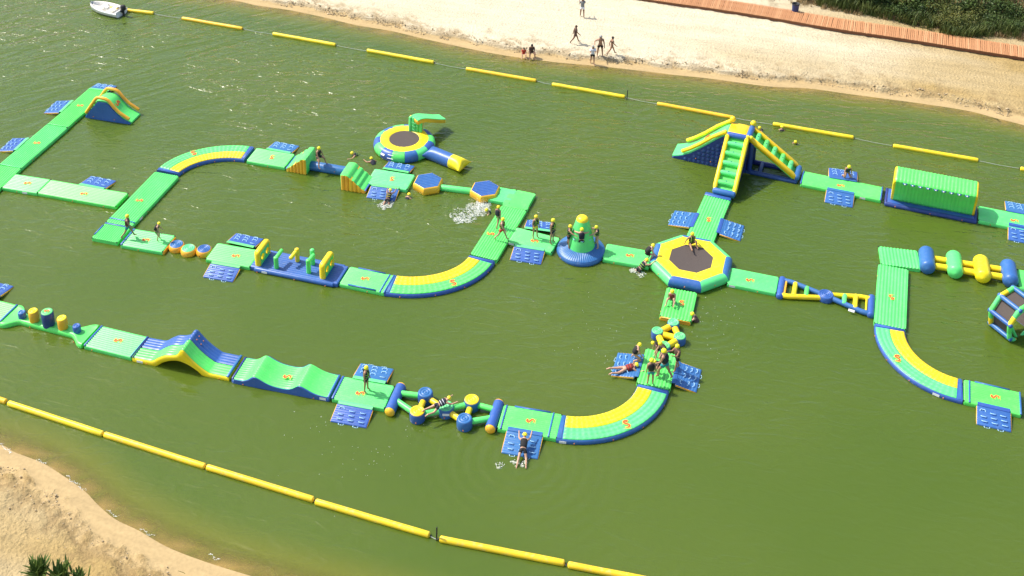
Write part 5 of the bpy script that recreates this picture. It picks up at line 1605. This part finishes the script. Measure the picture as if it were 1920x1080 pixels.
splash('splash', [(-1.884, 64.151, .75, 300, .18), (-1.634, 64.668, .5, 200, .2), (-2.882, 63.505, .7, 80, .05), (-2.404, 63.079, .45, 70, .05), (-3.02, 62.95, .35, 50, .03)], 'white splash in front of the second hexagon float', 3)
splash('splash', [(-7.711, 64.356, .45, 90, .08), (-7.468, 64.591, .25, 60, .1)], 'small white splash at the ramp where a swimmer climbs out', 4)
splash('splash', [(7.737, 58.103, .28, 24, .05), (7.302, 58.429, .2, 30, .08)], 'little splash beside the octagonal trampoline', 5)
splash('splash', [(0.536, 43.959, .22, 14, .03), (0.862, 43.935, .18, 12, .03), (-0.166, 43.813, .2, 8, .01)], 'thin foam at the feet of the person crawling up the ramp', 6)
rr = random.Random(8)
fl_ = []
for (px_, py_, sr, n) in [(-6.431, 44.209, 3.0, 26), (-8.895, 45.477, 2.2, 14), (-6.375, 43.725, 1.5, 14), (11.47, 54.715, 1.6, 30), (12.263, 56.081, 1.8, 16), (10.877, 52.564, 1.5, 18), (5.441, 52.413, 2.5, 18), (5.36, 55.88, 3.0, 14), (-10.091, 61.809, 3, 6), (-3.794, 46.12, 1.5, 12), (2.862, 51.931, 3, 10)]:
    for _ in range(n):
        fl_.append((px_ + rr.gauss(0, sr * .5), py_ + rr.gauss(0, sr * .5)))
mb = MB()
for x, y in fl_:
    mb.ball((x, y, .004), rr.uniform(.006, .016), 5, 3, (rr.uniform(.7, 1.8), rr.uniform(.7, 1.8), .35))
o = mb.build('foam_flecks', FOAM); o['kind'] = 'stuff'; tag(o, 'scattered white foam flecks on the green water', 'foam')
# thin wave foam along the near shoreline
mb = MB()
for px0, px1 in [((-23.956, 44.496), (-23.467, 44.146)), ((-23.467, 44.146), (-23.205, 43.989)), ((-21.895, 43.569), (-21.332, 43.39)), ((-20.186, 42.661), (-19.672, 42.302)), ((-19.672, 42.302), (-19.037, 41.858)), ((-17.731, 40.786), (-17.104, 40.452)), ((-15.965, 39.791), (-15.22, 39.471)), ((-12.625, 38.566), (-12.107, 38.308))]:
    for k in range(26):
        s = (k + rr.random()) / 26
        mb.ball((px0[0] + (px1[0] - px0[0]) * s + rr.gauss(0, .02), px0[1] + (px1[1] - px0[1]) * s + rr.gauss(0, .03) + .06 * sin(s * 7), .012), rr.uniform(.006, .014), 6, 3, (2.6, 1.0, .3))
o = mb.build('shore_foam', FOAM); o['kind'] = 'stuff'; tag(o, 'thin broken line of foam along the near shoreline', 'foam')

# ------------------------------------------------------------------ people
def skinm(name, c):
    mt, nt, b = nmat(name); b.inputs['Base Color'].default_value = (*c, 1); b.inputs['Roughness'].default_value = .5
    n = nt.nodes.new('ShaderNodeTexNoise'); n.inputs['Scale'].default_value = 9
    tc = nt.nodes.new('ShaderNodeTexCoord'); nt.links.new(tc.outputs['Object'], n.inputs['Vector'])
    r = nt.nodes.new('ShaderNodeMapRange'); r.inputs['To Min'].default_value = .88; r.inputs['To Max'].default_value = 1.12
    nt.links.new(n.outputs['Fac'], r.inputs['Value'])
    h = nt.nodes.new('ShaderNodeHueSaturation'); h.inputs['Color'].default_value = (*c, 1); nt.links.new(r.outputs[0], h.inputs['Value'])
    nt.links.new(h.outputs[0], b.inputs['Base Color'])
    return mt
SK = [skinm('skin_fair', (0.50, 0.29, 0.19)), skinm('skin_tan', (0.36, 0.19, 0.115)), skinm('skin_brown', (0.20, 0.10, 0.058))]
CL = {k: plain('cloth_' + k, c, .8, .15, 12) for k, c in dict(navy=(.012, .015, .028), black=(.012, .012, .013), red=(.34, .025, .018), teal=(.02, .26, .27), yellow=(.72, .58, .05), lime=(.34, .60, .05), white=(.74, .75, .80), grey=(.20, .21, .21), brown=(.09, .05, .035), maroon=(.16, .02, .02), scarlet=(.55, .05, .02), olive=(.20, .30, .10)).items()}
HELM = vinyl('helmet_yellow', (0.86, 0.72, 0.02), rough=.3, grime=.03)
HAIR = {k: plain('hair_' + k, c, .6) for k, c in dict(dark=(.02, .014, .010), brown=(.07, .04, .02), grey=(.35, .33, .31)).items()}
EYE = plain('eye_dark', (.01, .01, .01), .3)
LIP = plain('lip', (.22, .06, .05), .5)
HELM_ME = MB().lathe([(.001, .115), (.05, .108), (.09, .083), (.116, .04), (.124, .0), (.126, -.035), (.120, -.045), (.112, -.035)], 18).mesh('helmet', HELM)
HAIR_ME = {k: MB().lathe([(.001, .108), (.05, .10), (.085, .072), (.104, .03), (.106, -.02), (.09, -.06), (.06, -.085)], 14).mesh('hair', HAIR[k]) for k in HAIR}
EYE_ME = MB().ball((0, 0, 0), .013, 6, 4).mesh('eye', EYE)
MOUTH_ME = MB().ball((0, 0, 0), .022, 6, 4, (1, .4, .35)).mesh('mouth', LIP)

POSES = dict(
    stand=dict(spine=2, arms=((4, 8, 12), (-2, 9, 16)), legs=((2, 4, 3), (-3, 5, 2))),
    hips=dict(spine=0, arms=((8, 12, 20), (-18, 48, 95)), legs=((3, 7, 2), (-4, 7, 2))),
    walk=dict(spine=5, arms=((-24, 8, 18), (26, 8, 28)), legs=((26, 2, 8), (-22, 2, 18))),
    step=dict(spine=8, arms=((20, 10, 40), (-10, 10, 20)), legs=((30, 3, 30), (-18, 3, 12))),
    carry=dict(spine=4, arms=((40, 10, 75), (45, 10, 70)), legs=((14, 3, 6), (-12, 3, 10))),
    lean=dict(spine=34, arms=((52, 8, 20), (46, 8, 26)), legs=((32, 5, 38), (26, 5, 42))),
    bend=dict(spine=58, arms=((62, 12, 8), (52, 10, 12)), legs=((34, 8, 30), (26, 8, 34))),
    hold=dict(spine=8, arms=((72, 30, 8), (72, 34, 8)), legs=((-4, 14, 4), (8, 16, 6))),
    spread=dict(spine=6, arms=((80, 55, 6), (80, 55, 6)), legs=((2, 16, 2), (-2, 14, 6))),
    sit=dict(spine=14, arms=((48, 8, 40), (-20, 14, 10)), legs=((136, 10, 116), (126, 16, 96))),
    ledge=dict(spine=14, arms=((38, 8, 40), (30, 10, 34)), legs=((96, 12, 78), (88, 16, 62))),
    sitback=dict(spine=4, arms=((-28, 22, 4), (-16, 30, 4)), legs=((138, 12, 122), (98, 18, 14))),
    astride=dict(spine=12, arms=((18, 22, 12), (32, 14, 22)), legs=((62, 26, 58), (58, 30, 52))),
    kneel=dict(spine=32, arms=((44, 14, 8), (56, 18, 10)), legs=((62, 12, 140), (56, 16, 136))),
    crouch=dict(spine=52, arms=((80, 14, 10), (70, 14, 16)), legs=((92, 14, 110), (80, 12, 112))),
    prone=dict(spine=-6, lay=86, arms=((150, 26, 40), (130, 30, 60)), legs=((-2, 6, 8), (6, 14, 22)), head=-30),
    crawl=dict(spine=-4, lay=74, arms=((120, 24, 50), (135, 20, 40)), legs=((4, 10, 10), (18, 16, 40)), head=-24),
    swim=dict(spine=10, lay=20, arms=((86, 20, 30), (80, 26, 36)), legs=((20, 8, 40), (10, 8, 30))),
    float_=dict(spine=0, lay=62, arms=((130, 40, 30), (60, 50, 30)), legs=((10, 10, 20), (0, 10, 30)), head=-40),
)
def fk(spine=0, lay=0, arms=None, legs=None, head=0):
    J = {}
    def dirv(f, a, up_, fw, sd_, side):
        f = R(f); a = R(a)
        return (-up_ * cos(f) + fw * sin(f)) * cos(a) + sd_ * side * sin(a)
    X = Vector((1, 0, 0)); Y = Vector((0, 1, 0)); Zv = Vector((0, 0, 1))
    s = R(spine); U = Vector((0, sin(s), cos(s))); F = Vector((0, cos(s), -sin(s)))
    s2 = R(spine * .45); U0 = Vector((0, sin(s2), cos(s2)))
    J['pel'] = Vector((0, 0, 0)); J['waist'] = J['pel'] + U0 * .13
    J['chest'] = J['waist'] + U * .17; J['uc'] = J['chest'] + U * .14
    J['neck'] = J['uc'] + U * .09
    hs = R(spine * .55 + head); HU = Vector((0, sin(hs), cos(hs))); HF = Vector((0, cos(hs), -sin(hs)))
    J['head'] = J['neck'] + HU * .11 + HF * .015; J['top'] = J['head'] + HU * .085
    J['nose'] = J['head'] + HF * .105 - HU * .01
    for i, side in ((0, -1), (1, 1)):
        f, a, e = arms[i]
        sh_ = J['uc'] + X * side * .175 - U * .015; J['sh%d' % i] = sh_
        d = dirv(f, a, U, F, X, side); el = sh_ + d * .28
        d2 = dirv(f + e, a * .35 - (12 if e > 60 else 0), U, F, X, side); wr = el + d2 * .245
        J['el%d' % i] = el; J['wr%d' % i] = wr; J['hd%d' % i] = wr + d2 * .075
        sd_ = (X * side - d2 * d2.dot(X * side)); sd_ = sd_.normalized() if sd_.length > .01 else F
        for k in range(4):
            o = (k - 1.5) * .021
            kn = wr + d2 * (.10) + sd_ * o
            J['f%d%d' % (i, k)] = kn + d2 * (.045, .055, .052, .04)[k] - sd_ * 0
        J['t%d' % i] = wr + d2 * .06 + F * .05 + sd_ * -.01
        f, a, k_ = legs[i]
        hp = J['pel'] + X * side * .088 - Zv * .03; J['hip%d' % i] = hp
        d = dirv(f, a, Zv, Y, X, side); kn = hp + d * .42
        d2 = dirv(f - k_, a * .4, Zv, Y, X, side); an = kn + d2 * .40
        J['kn%d' % i] = kn; J['an%d' % i] = an
        fd = dirv(f - k_ + (80 if lay < 50 else 35), 8, Zv, Y, X, side)
        J['heel%d' % i] = an + d2 * .045 - fd * .03; J['toe%d' % i] = an + fd * .15 + d2 * .05
    if lay:
        M_ = Matrix.Rotation(-R(lay), 3, 'X')
        for k in J: J[k] = M_ @ J[k]
        U = M_ @ U; F = M_ @ F; HU = M_ @ HU; HF = M_ @ HF
    return J, U, F, HU, HF
BODY_E = [('pel', 'waist'), ('waist', 'chest'), ('chest', 'uc'), ('uc', 'neck'), ('neck', 'head'), ('head', 'top'), ('head', 'nose')]
for i in '01':
    BODY_E += [('uc', 'sh' + i), ('sh' + i, 'el' + i), ('el' + i, 'wr' + i), ('wr' + i, 'hd' + i), ('hd' + i, 't' + i)] + [('hd' + i, 'f%s%d' % (i, k)) for k in range(4)]
    BODY_E += [('pel', 'hip' + i), ('hip' + i, 'kn' + i), ('kn' + i, 'an' + i), ('an' + i, 'heel' + i), ('an' + i, 'toe' + i)]
RAD = dict(pel=.115, waist=.105, chest=.125, uc=.10, neck=.05, head=.088, top=.07, nose=.016)
for i in '01':
    RAD.update({'sh' + i: .056, 'el' + i: .041, 'wr' + i: .029, 'hd' + i: .034, 't' + i: .010, 'hip' + i: .088, 'kn' + i: .057, 'an' + i: .037, 'heel' + i: .034, 'toe' + i: .03})
    for k in range(4): RAD['f%s%d' % (i, k)] = .009
for k in list(RAD):
    if k[0] not in 'ft' : RAD[k] *= 1.16
RAD['toe0'] = RAD['toe1'] = .034

def skin_obj(name, J, edges, rad, mt, parent, root, sub=1):
    names = []
    for a, b_ in edges:
        for n in (a, b_):
            if n not in names: names.append(n)
    names.remove(root); names.insert(0, root)
    me = bpy.data.meshes.new(name)
    me.from_pydata([tuple(J[n]) for n in names], [(names.index(a), names.index(b_)) for a, b_ in edges], [])
    me.materials.append(mt)
    o = bpy.data.objects.new(name, me); col.objects.link(o); o.parent = parent
    md = o.modifiers.new('skin', 'SKIN'); md.use_smooth_shade = True; md.branch_smoothing = .3
    if not me.skin_vertices: me.attributes  # layer is created together with the modifier
    sv = me.skin_vertices[0].data
    for k, n in enumerate(names):
        r_ = rad[n]; sv[k].radius = (r_, r_)
    sv[0].use_root = True
    if sub:
        ms = o.modifiers.new('smooth', 'SUBSURF'); ms.levels = sub; ms.render_levels = sub
    return o

def person(xyz, yaw, pose, label, h=1.62, sk=0, vest='navy', bottom='black', helmet=True, hair=None, top=None, swimsuit=None, trim='lime', group=None, longhair=False, tilt=None, wide=1.0, rest=True):
    p = dict(POSES[pose]) if isinstance(pose, str) else pose
    J, U, F, HU, HF = fk(**p)
    if rest:
        lo = min(min((J[k].z - RAD[k]) for k in J if not k.startswith('f')), 1e9)
        off = Vector((0, 0, -lo))
        for k in J: J[k] = J[k] + off
    feet = (J['an0'] + J['an1']) / 2 if pose in ('stand', 'hips', 'walk', 'step', 'lean', 'bend', 'hold', 'spread', 'carry') else (J['pel'] * 1.0)
    o2 = Vector((-feet.x, -feet.y, 0))
    for k in J: J[k] = J[k] + o2
    t = thing('person', xyz, yaw - 90, label, 'person', group)
    t.scale = (h / 1.70 * wide, h / 1.70 * wide, h / 1.70)
    if tilt: t.rotation_euler = (R(tilt), 0, R(yaw - 90))
    body = skin_obj('body', J, BODY_E, RAD, SK[sk], t, 'pel')
    X = Vector((1, 0, 0))
    def ellip(c, u, hw, hd, n=16):
        fw = u.cross(X).normalized() * -1
        return [c + X * hw * (abs(cos(a)) ** .75) * (1 if cos(a) >= 0 else -1) + fw * hd * (abs(sin(a)) ** .8) * (1 if sin(a) >= 0 else -1) for a in (2 * pi * k / n for k in range(n))]
    spine_pts = [J['pel'], J['waist'], J['chest'], J['uc'], J['neck']]
    def sp(s):
        s = max(0, min(3.999, s)); i = int(s); return spine_pts[i].lerp(spine_pts[i + 1], s - i)
    if vest or top:
        prof = ((.35, .150, .120), (.55, .168, .138), (1.2, .176, .148), (2.0, .186, .152), (2.7, .180, .142), (3.15, .150, .115), (3.4, .105, .085)) if vest else ((.1, .160, .125), (1.0, .150, .122), (2.0, .165, .135), (2.8, .175, .125), (3.2, .13, .10), (3.45, .07, .07))
        q = MB(); q.loft([ellip(sp(s), (sp(s + .3) - sp(s - .3)).normalized(), a, b_) for s, a, b_ in prof])
        v = q.build('life_vest' if vest else 'shirt', CL[vest or top], t)
        if vest and trim:
            for s, w in ((1.0, .10), (1.9, .10)):
                q = MB(); q.loft([ellip(sp(ss), (sp(ss + .3) - sp(ss - .3)).normalized(), .184 + .006 * (s > 1.5), .154 + .004 * (s > 1.5)) for ss in (s, s + .16)], True, False)
                q.build('buckle_strap', CL[trim], v)
            for sd_ in (-.085, .085):
                q = MB(); q.tube([sp(1.2) + F * .153 + X * sd_, sp(2.2) + F * .156 + X * sd_, sp(3.0) + F * .128 + X * sd_ * .95, sp(3.3) + X * sd_ + U * .05], .016, 6); q.build('shoulder_strap', CL[trim], v)
        if not vest:
            for i in '01':
                q = MB(); q.tube([J['uc'].lerp(J['sh' + i], .5), J['sh' + i], J['sh' + i].lerp(J['el' + i], .6)], [.085, .078, .068], 10, False); q.build('sleeve', CL[top], v)
    if bottom:
        lg = .55
        JJ = dict(J); rr_ = dict(RAD)
        for i in '01':
            JJ['m' + i] = J['hip' + i].lerp(J['kn' + i], lg)
        JJ['w2'] = J['pel'].lerp(J['waist'], .55)
        rr_.update(w2=.145, pel=.152, m0=.108, m1=.108, hip0=.122, hip1=.122)
        skin_obj('shorts', JJ, [('pel', 'w2'), ('pel', 'hip0'), ('pel', 'hip1'), ('hip0', 'm0'), ('hip1', 'm1')], rr_, CL[bottom], t, 'pel', 1)
    if swimsuit:
        q = MB(); q.loft([ellip(sp(s), (sp(s + .3) - sp(s - .3)).normalized(), a, b_) for s, a, b_ in ((1.75, .135, .132), (2.05, .140, .145), (2.4, .138, .138))]); q.build('bikini_top', CL[swimsuit], t)
        JJ = dict(J); JJ['w2'] = J['pel'].lerp(J['waist'], .2); 
        for i in '01': JJ['m' + i] = J['hip' + i].lerp(J['kn' + i], .06)
        rr_ = dict(RAD); rr_.update(w2=.138, pel=.142, m0=.110, m1=.110, hip0=.112, hip1=.112)
        skin_obj('bikini_bottom', JJ, [('pel', 'w2'), ('pel', 'hip0'), ('pel', 'hip1'), ('hip0', 'm0'), ('hip1', 'm1')], rr_, CL[swimsuit], t, 'pel', 1)
    # head gear and face
    ax = Matrix((X, HF, HU)).transposed().to_euler()
    hc = J['head'] + HU * .028
    if helmet:
        put('helmet', HELM_ME, t, hc, ax)
    if hair or longhair:
        hk = hair or 'dark'
        if not helmet: put('hair', HAIR_ME[hk], t, J['head'] + HU * .018 - HF * .014, ax)
        if longhair:
            q = MB(); q.tube([J['head'] - HF * .06, J['neck'] - HF * .085, J['uc'] - F * .135, J['chest'].lerp(J['uc'], .3) - F * .155], [.07, .065, .06, .03], 10); q.build('long_hair', HAIR[hk], t)
    for s in (-1, 1):
        put('eye', EYE_ME, t, J['head'] + HF * .086 + X * s * .034 + HU * .018)
        q = MB(); q.ball(J['head'] + X * s * .090 - HU * .005, .024, 6, 5, (.4, .8, 1.2)); q.build('ear', SK[sk], t)
    put('mouth', MOUTH_ME, t, J['head'] + HF * .084 - HU * .045, ax)
    return t

def onb(xy, dz=0.0): return (xy[0], xy[1], ground_z(xy[0], xy[1]) + dz)
Z0 = .275
person((*(-22.484, 60.199), Z0), 10, 'walk', 'person in a dark vest and teal shorts striding over the corner mat', 1.66, 1, 'brown', 'teal', trim=None)
person((*(-20.631, 60.0), Z0), 5, 'lean', 'child in black vest leaning forward beside the round stepping floats', 1.36, 0, 'black', 'olive', trim=None)
person((*(-12.402, 67.984), .50), -30, 'astride', 'person in black vest sitting astride the blue log', 1.62, 1, 'black', 'navy', trim=None)
person((*(-10.003, 70.024), -0.14), 195, 'float_', 'swimmer with yellow helmet and bare arms out in open water left of the trampoline', 1.55, 0, 'navy', None, rest=False)
person((*(-8.878, 68.852), -0.11), 120, 'float_', 'swimmer behind the stepped block, reaching towards the blue ramp', 1.55, 1, 'navy', None, rest=False, trim=None)
person((*(-6.439, 65.025), -0.34), 60, 'swim', 'swimmer with only yellow helmet and shoulders above water near first hexagon float', 1.6, 0, 'navy', None, rest=False)
person((*(-7.558, 64.816), -.10), 75, 'crawl', 'swimmer in dark vest pulling up onto the blue ramp amid splashes', 1.5, 1, 'navy', 'black', trim='yellow', tilt=14)
person((*(-1.08, 63.841), -0.30), 200, 'swim', 'swimmer with yellow helmet in the white splash', 1.6, 0, 'navy', None, rest=False)
person((*(-0.681, 61.882), Z0), 60, 'step', 'person in navy vest and yellow leggings, walking first on the long mat', 1.5, 1, 'navy', 'olive', trim=None)
person((*(-0.434, 60.681), Z0), -15, 'walk', 'person in red shorts walking second on the long mat', 1.62, 0, 'brown', 'scarlet', trim='lime')
person((*(1.6, 60.953), Z0), -55, 'stand', 'person in yellow shorts and green striped vest on the mat left of the cone', 1.62, 1, 'navy', 'yellow')
person((*(2.577, 60.466), Z0), -25, 'stand', 'person in dark shorts and green striped vest standing nearest the climbing cone', 1.72, 1, 'navy', 'navy')
person((*(3.535, 59.911), .44), -8, 'hold', 'person on the left side of the climbing cone reaching round it', 1.55, 1, 'navy', 'black')
person((*(4.271, 59.468), .42), 88, 'spread', 'person seen from behind with legs apart at the front of the climbing cone', 1.62, 0, 'navy', 'black', trim=None)
person((*(5.234, 59.963), .43), 178, 'hold', 'person on the right side of the climbing cone', 1.5, 0, 'navy', None, trim='lime')
person((*(10.799, 60.086), .635), -75, 'sitback', 'person sitting on the yellow skirt of the octagonal trampoline', 1.62, 1, 'navy', 'black')
person((*(8.045, 58.971), Z0), 20, 'crouch', 'person in black vest crouching at the left edge of the octagonal trampoline', 1.55, 0, 'black', 'black', trim=None)
person((*(7.802, 58.492), -.16), 25, 'crawl', 'person climbing out of the water beside the octagonal trampoline', 1.6, 0, 'navy', 'black', trim='lime', tilt=25)
person((*(9.17, 55.377), Z0), -110, 'sit', 'person in red vest sitting on the mat below the octagonal trampoline', 1.6, 0, 'maroon', 'grey', trim=None)
person((*(10.456, 54.163), -0.16), 165, 'swim', 'swimmer in brown vest holding the edge of the mat with a yellow end', 1.66, 0, 'brown', None, rest=False, trim=None)
person((*(7.808, 50.863), Z0), 200, 'bend', 'child bending down at the back of the crowded mat', 1.35, 0, 'black', 'black', trim=None)
person((*(8.07, 50.437), Z0), 210, 'lean', 'person in brown vest partly seen behind the tallest one on the crowded mat', 1.62, 0, 'brown', 'black', trim=None)
person((*(7.924, 49.811), Z0), 200, 'crouch', 'child in red shorts crouching behind the tallest person', 1.3, 0, 'navy', 'scarlet', trim=None)
person((*(8.154, 49.397), Z0), 150, 'step', 'tallest person, dark vest and blue green shorts, in the middle of the crowded mat', 1.82, 1, 'navy', 'teal', trim=None, wide=1.1)
person((*(7.346, 48.922), Z0), 95, 'stand', 'person seen from behind, black vest and teal shorts, at the front of the crowd', 1.62, 1, 'black', 'teal', trim=None)
person((*(8.826, 50.029), Z0), 205, 'carry', 'person in black shorts at the right edge of the crowded mat', 1.66, 1, 'brown', 'black', trim=None)
person((*(6.663, 50.763), .20), 10, 'kneel', 'person with yellow helmet sitting up on the ramp beside the crowd', 1.55, 0, 'black', None, trim=None)
person((*(6.169, 50.09), .14), 12, 'prone', 'person in red vest lying face down on the ramp, legs over the water', 1.62, 0, 'maroon', None, trim='scarlet')
person((*(-6.969, 48.098), Z0), -20, 'stand', 'lone person in green striped vest with long dark hair standing on the mat', 1.6, 1, 'navy', 'navy', longhair=True)
person((*(-3.231, 46.719), .50), 25, 'crawl', 'person in dark vest climbing over the middle pod of the zigzag course', 1.5, 0, 'navy', 'navy', trim='white')
person((*(0.91, 44.502), .06), 82, 'crawl', 'person in black vest and shorts crawling up the ramp, feet in the water', 1.62, 0, 'black', 'black', trim=None, tilt=8)
person((*(21.938, 68.11), .18), -92, 'kneel', 'person with yellow helmet kneeling on the ramp right of the tower', 1.6, 1, 'navy', None, trim=None)
person((*(17.623, 74.164), -0.34), -160, 'swim', 'swimmer behind the tower, only helmet and arms visible', 1.6, 0, 'navy', None, rest=False)
person((*(18.879, 73.93), -0.34), 80, 'swim', 'swimmer hanging on a yellow boundary tube right of the tower', 1.6, 1, 'black', None, rest=False, trim=None)
person((*(19.546, 72.65), -0.36), -100, 'swim', 'swimmer in open water between tower ladder and boundary tube', 1.6, 1, 'black', None, rest=False, trim=None)
# beach visitors
person(onb((0.932, 84.075)), -85, 'ledge', 'child in red top sitting on the sand ledge by the water', 1.2, 0, None, 'scarlet', helmet=False, hair='brown', top='scarlet')
person(onb((1.528, 84.099)), -80, 'ledge', 'larger person in dark top sitting on the sand ledge by the water', 1.6, 2, None, 'brown', helmet=False, hair='dark', top='brown')
person(onb((5.673, 90.043)), 95, 'carry', 'beach walker in grey at the top edge with white cloth round the legs', 1.68, 2, None, 'white', helmet=False, hair='dark', top='grey')
person(onb((4.887, 85.737)), 5, 'walk', 'walker in dark brown swimwear alone on the pale sand', 1.6, 2, None, 'brown', helmet=False, hair='brown', top='brown')
person(onb((6.768, 83.859)), -85, 'hips', 'shirtless man in black shorts with one hand on his hip', 1.76, 1, None, 'black', helmet=False, hair='grey', wide=1.12)
person(onb((6.166, 83.132)), -90, 'carry', 'person in white shirt and black shorts at the waterline', 1.62, 1, None, 'black', helmet=False, hair='grey', top='white')
person(onb((7.618, 84.022)), 10, 'walk', 'woman in black bikini walking along the beach', 1.6, 1, None, None, helmet=False, hair='dark', swimsuit='black')
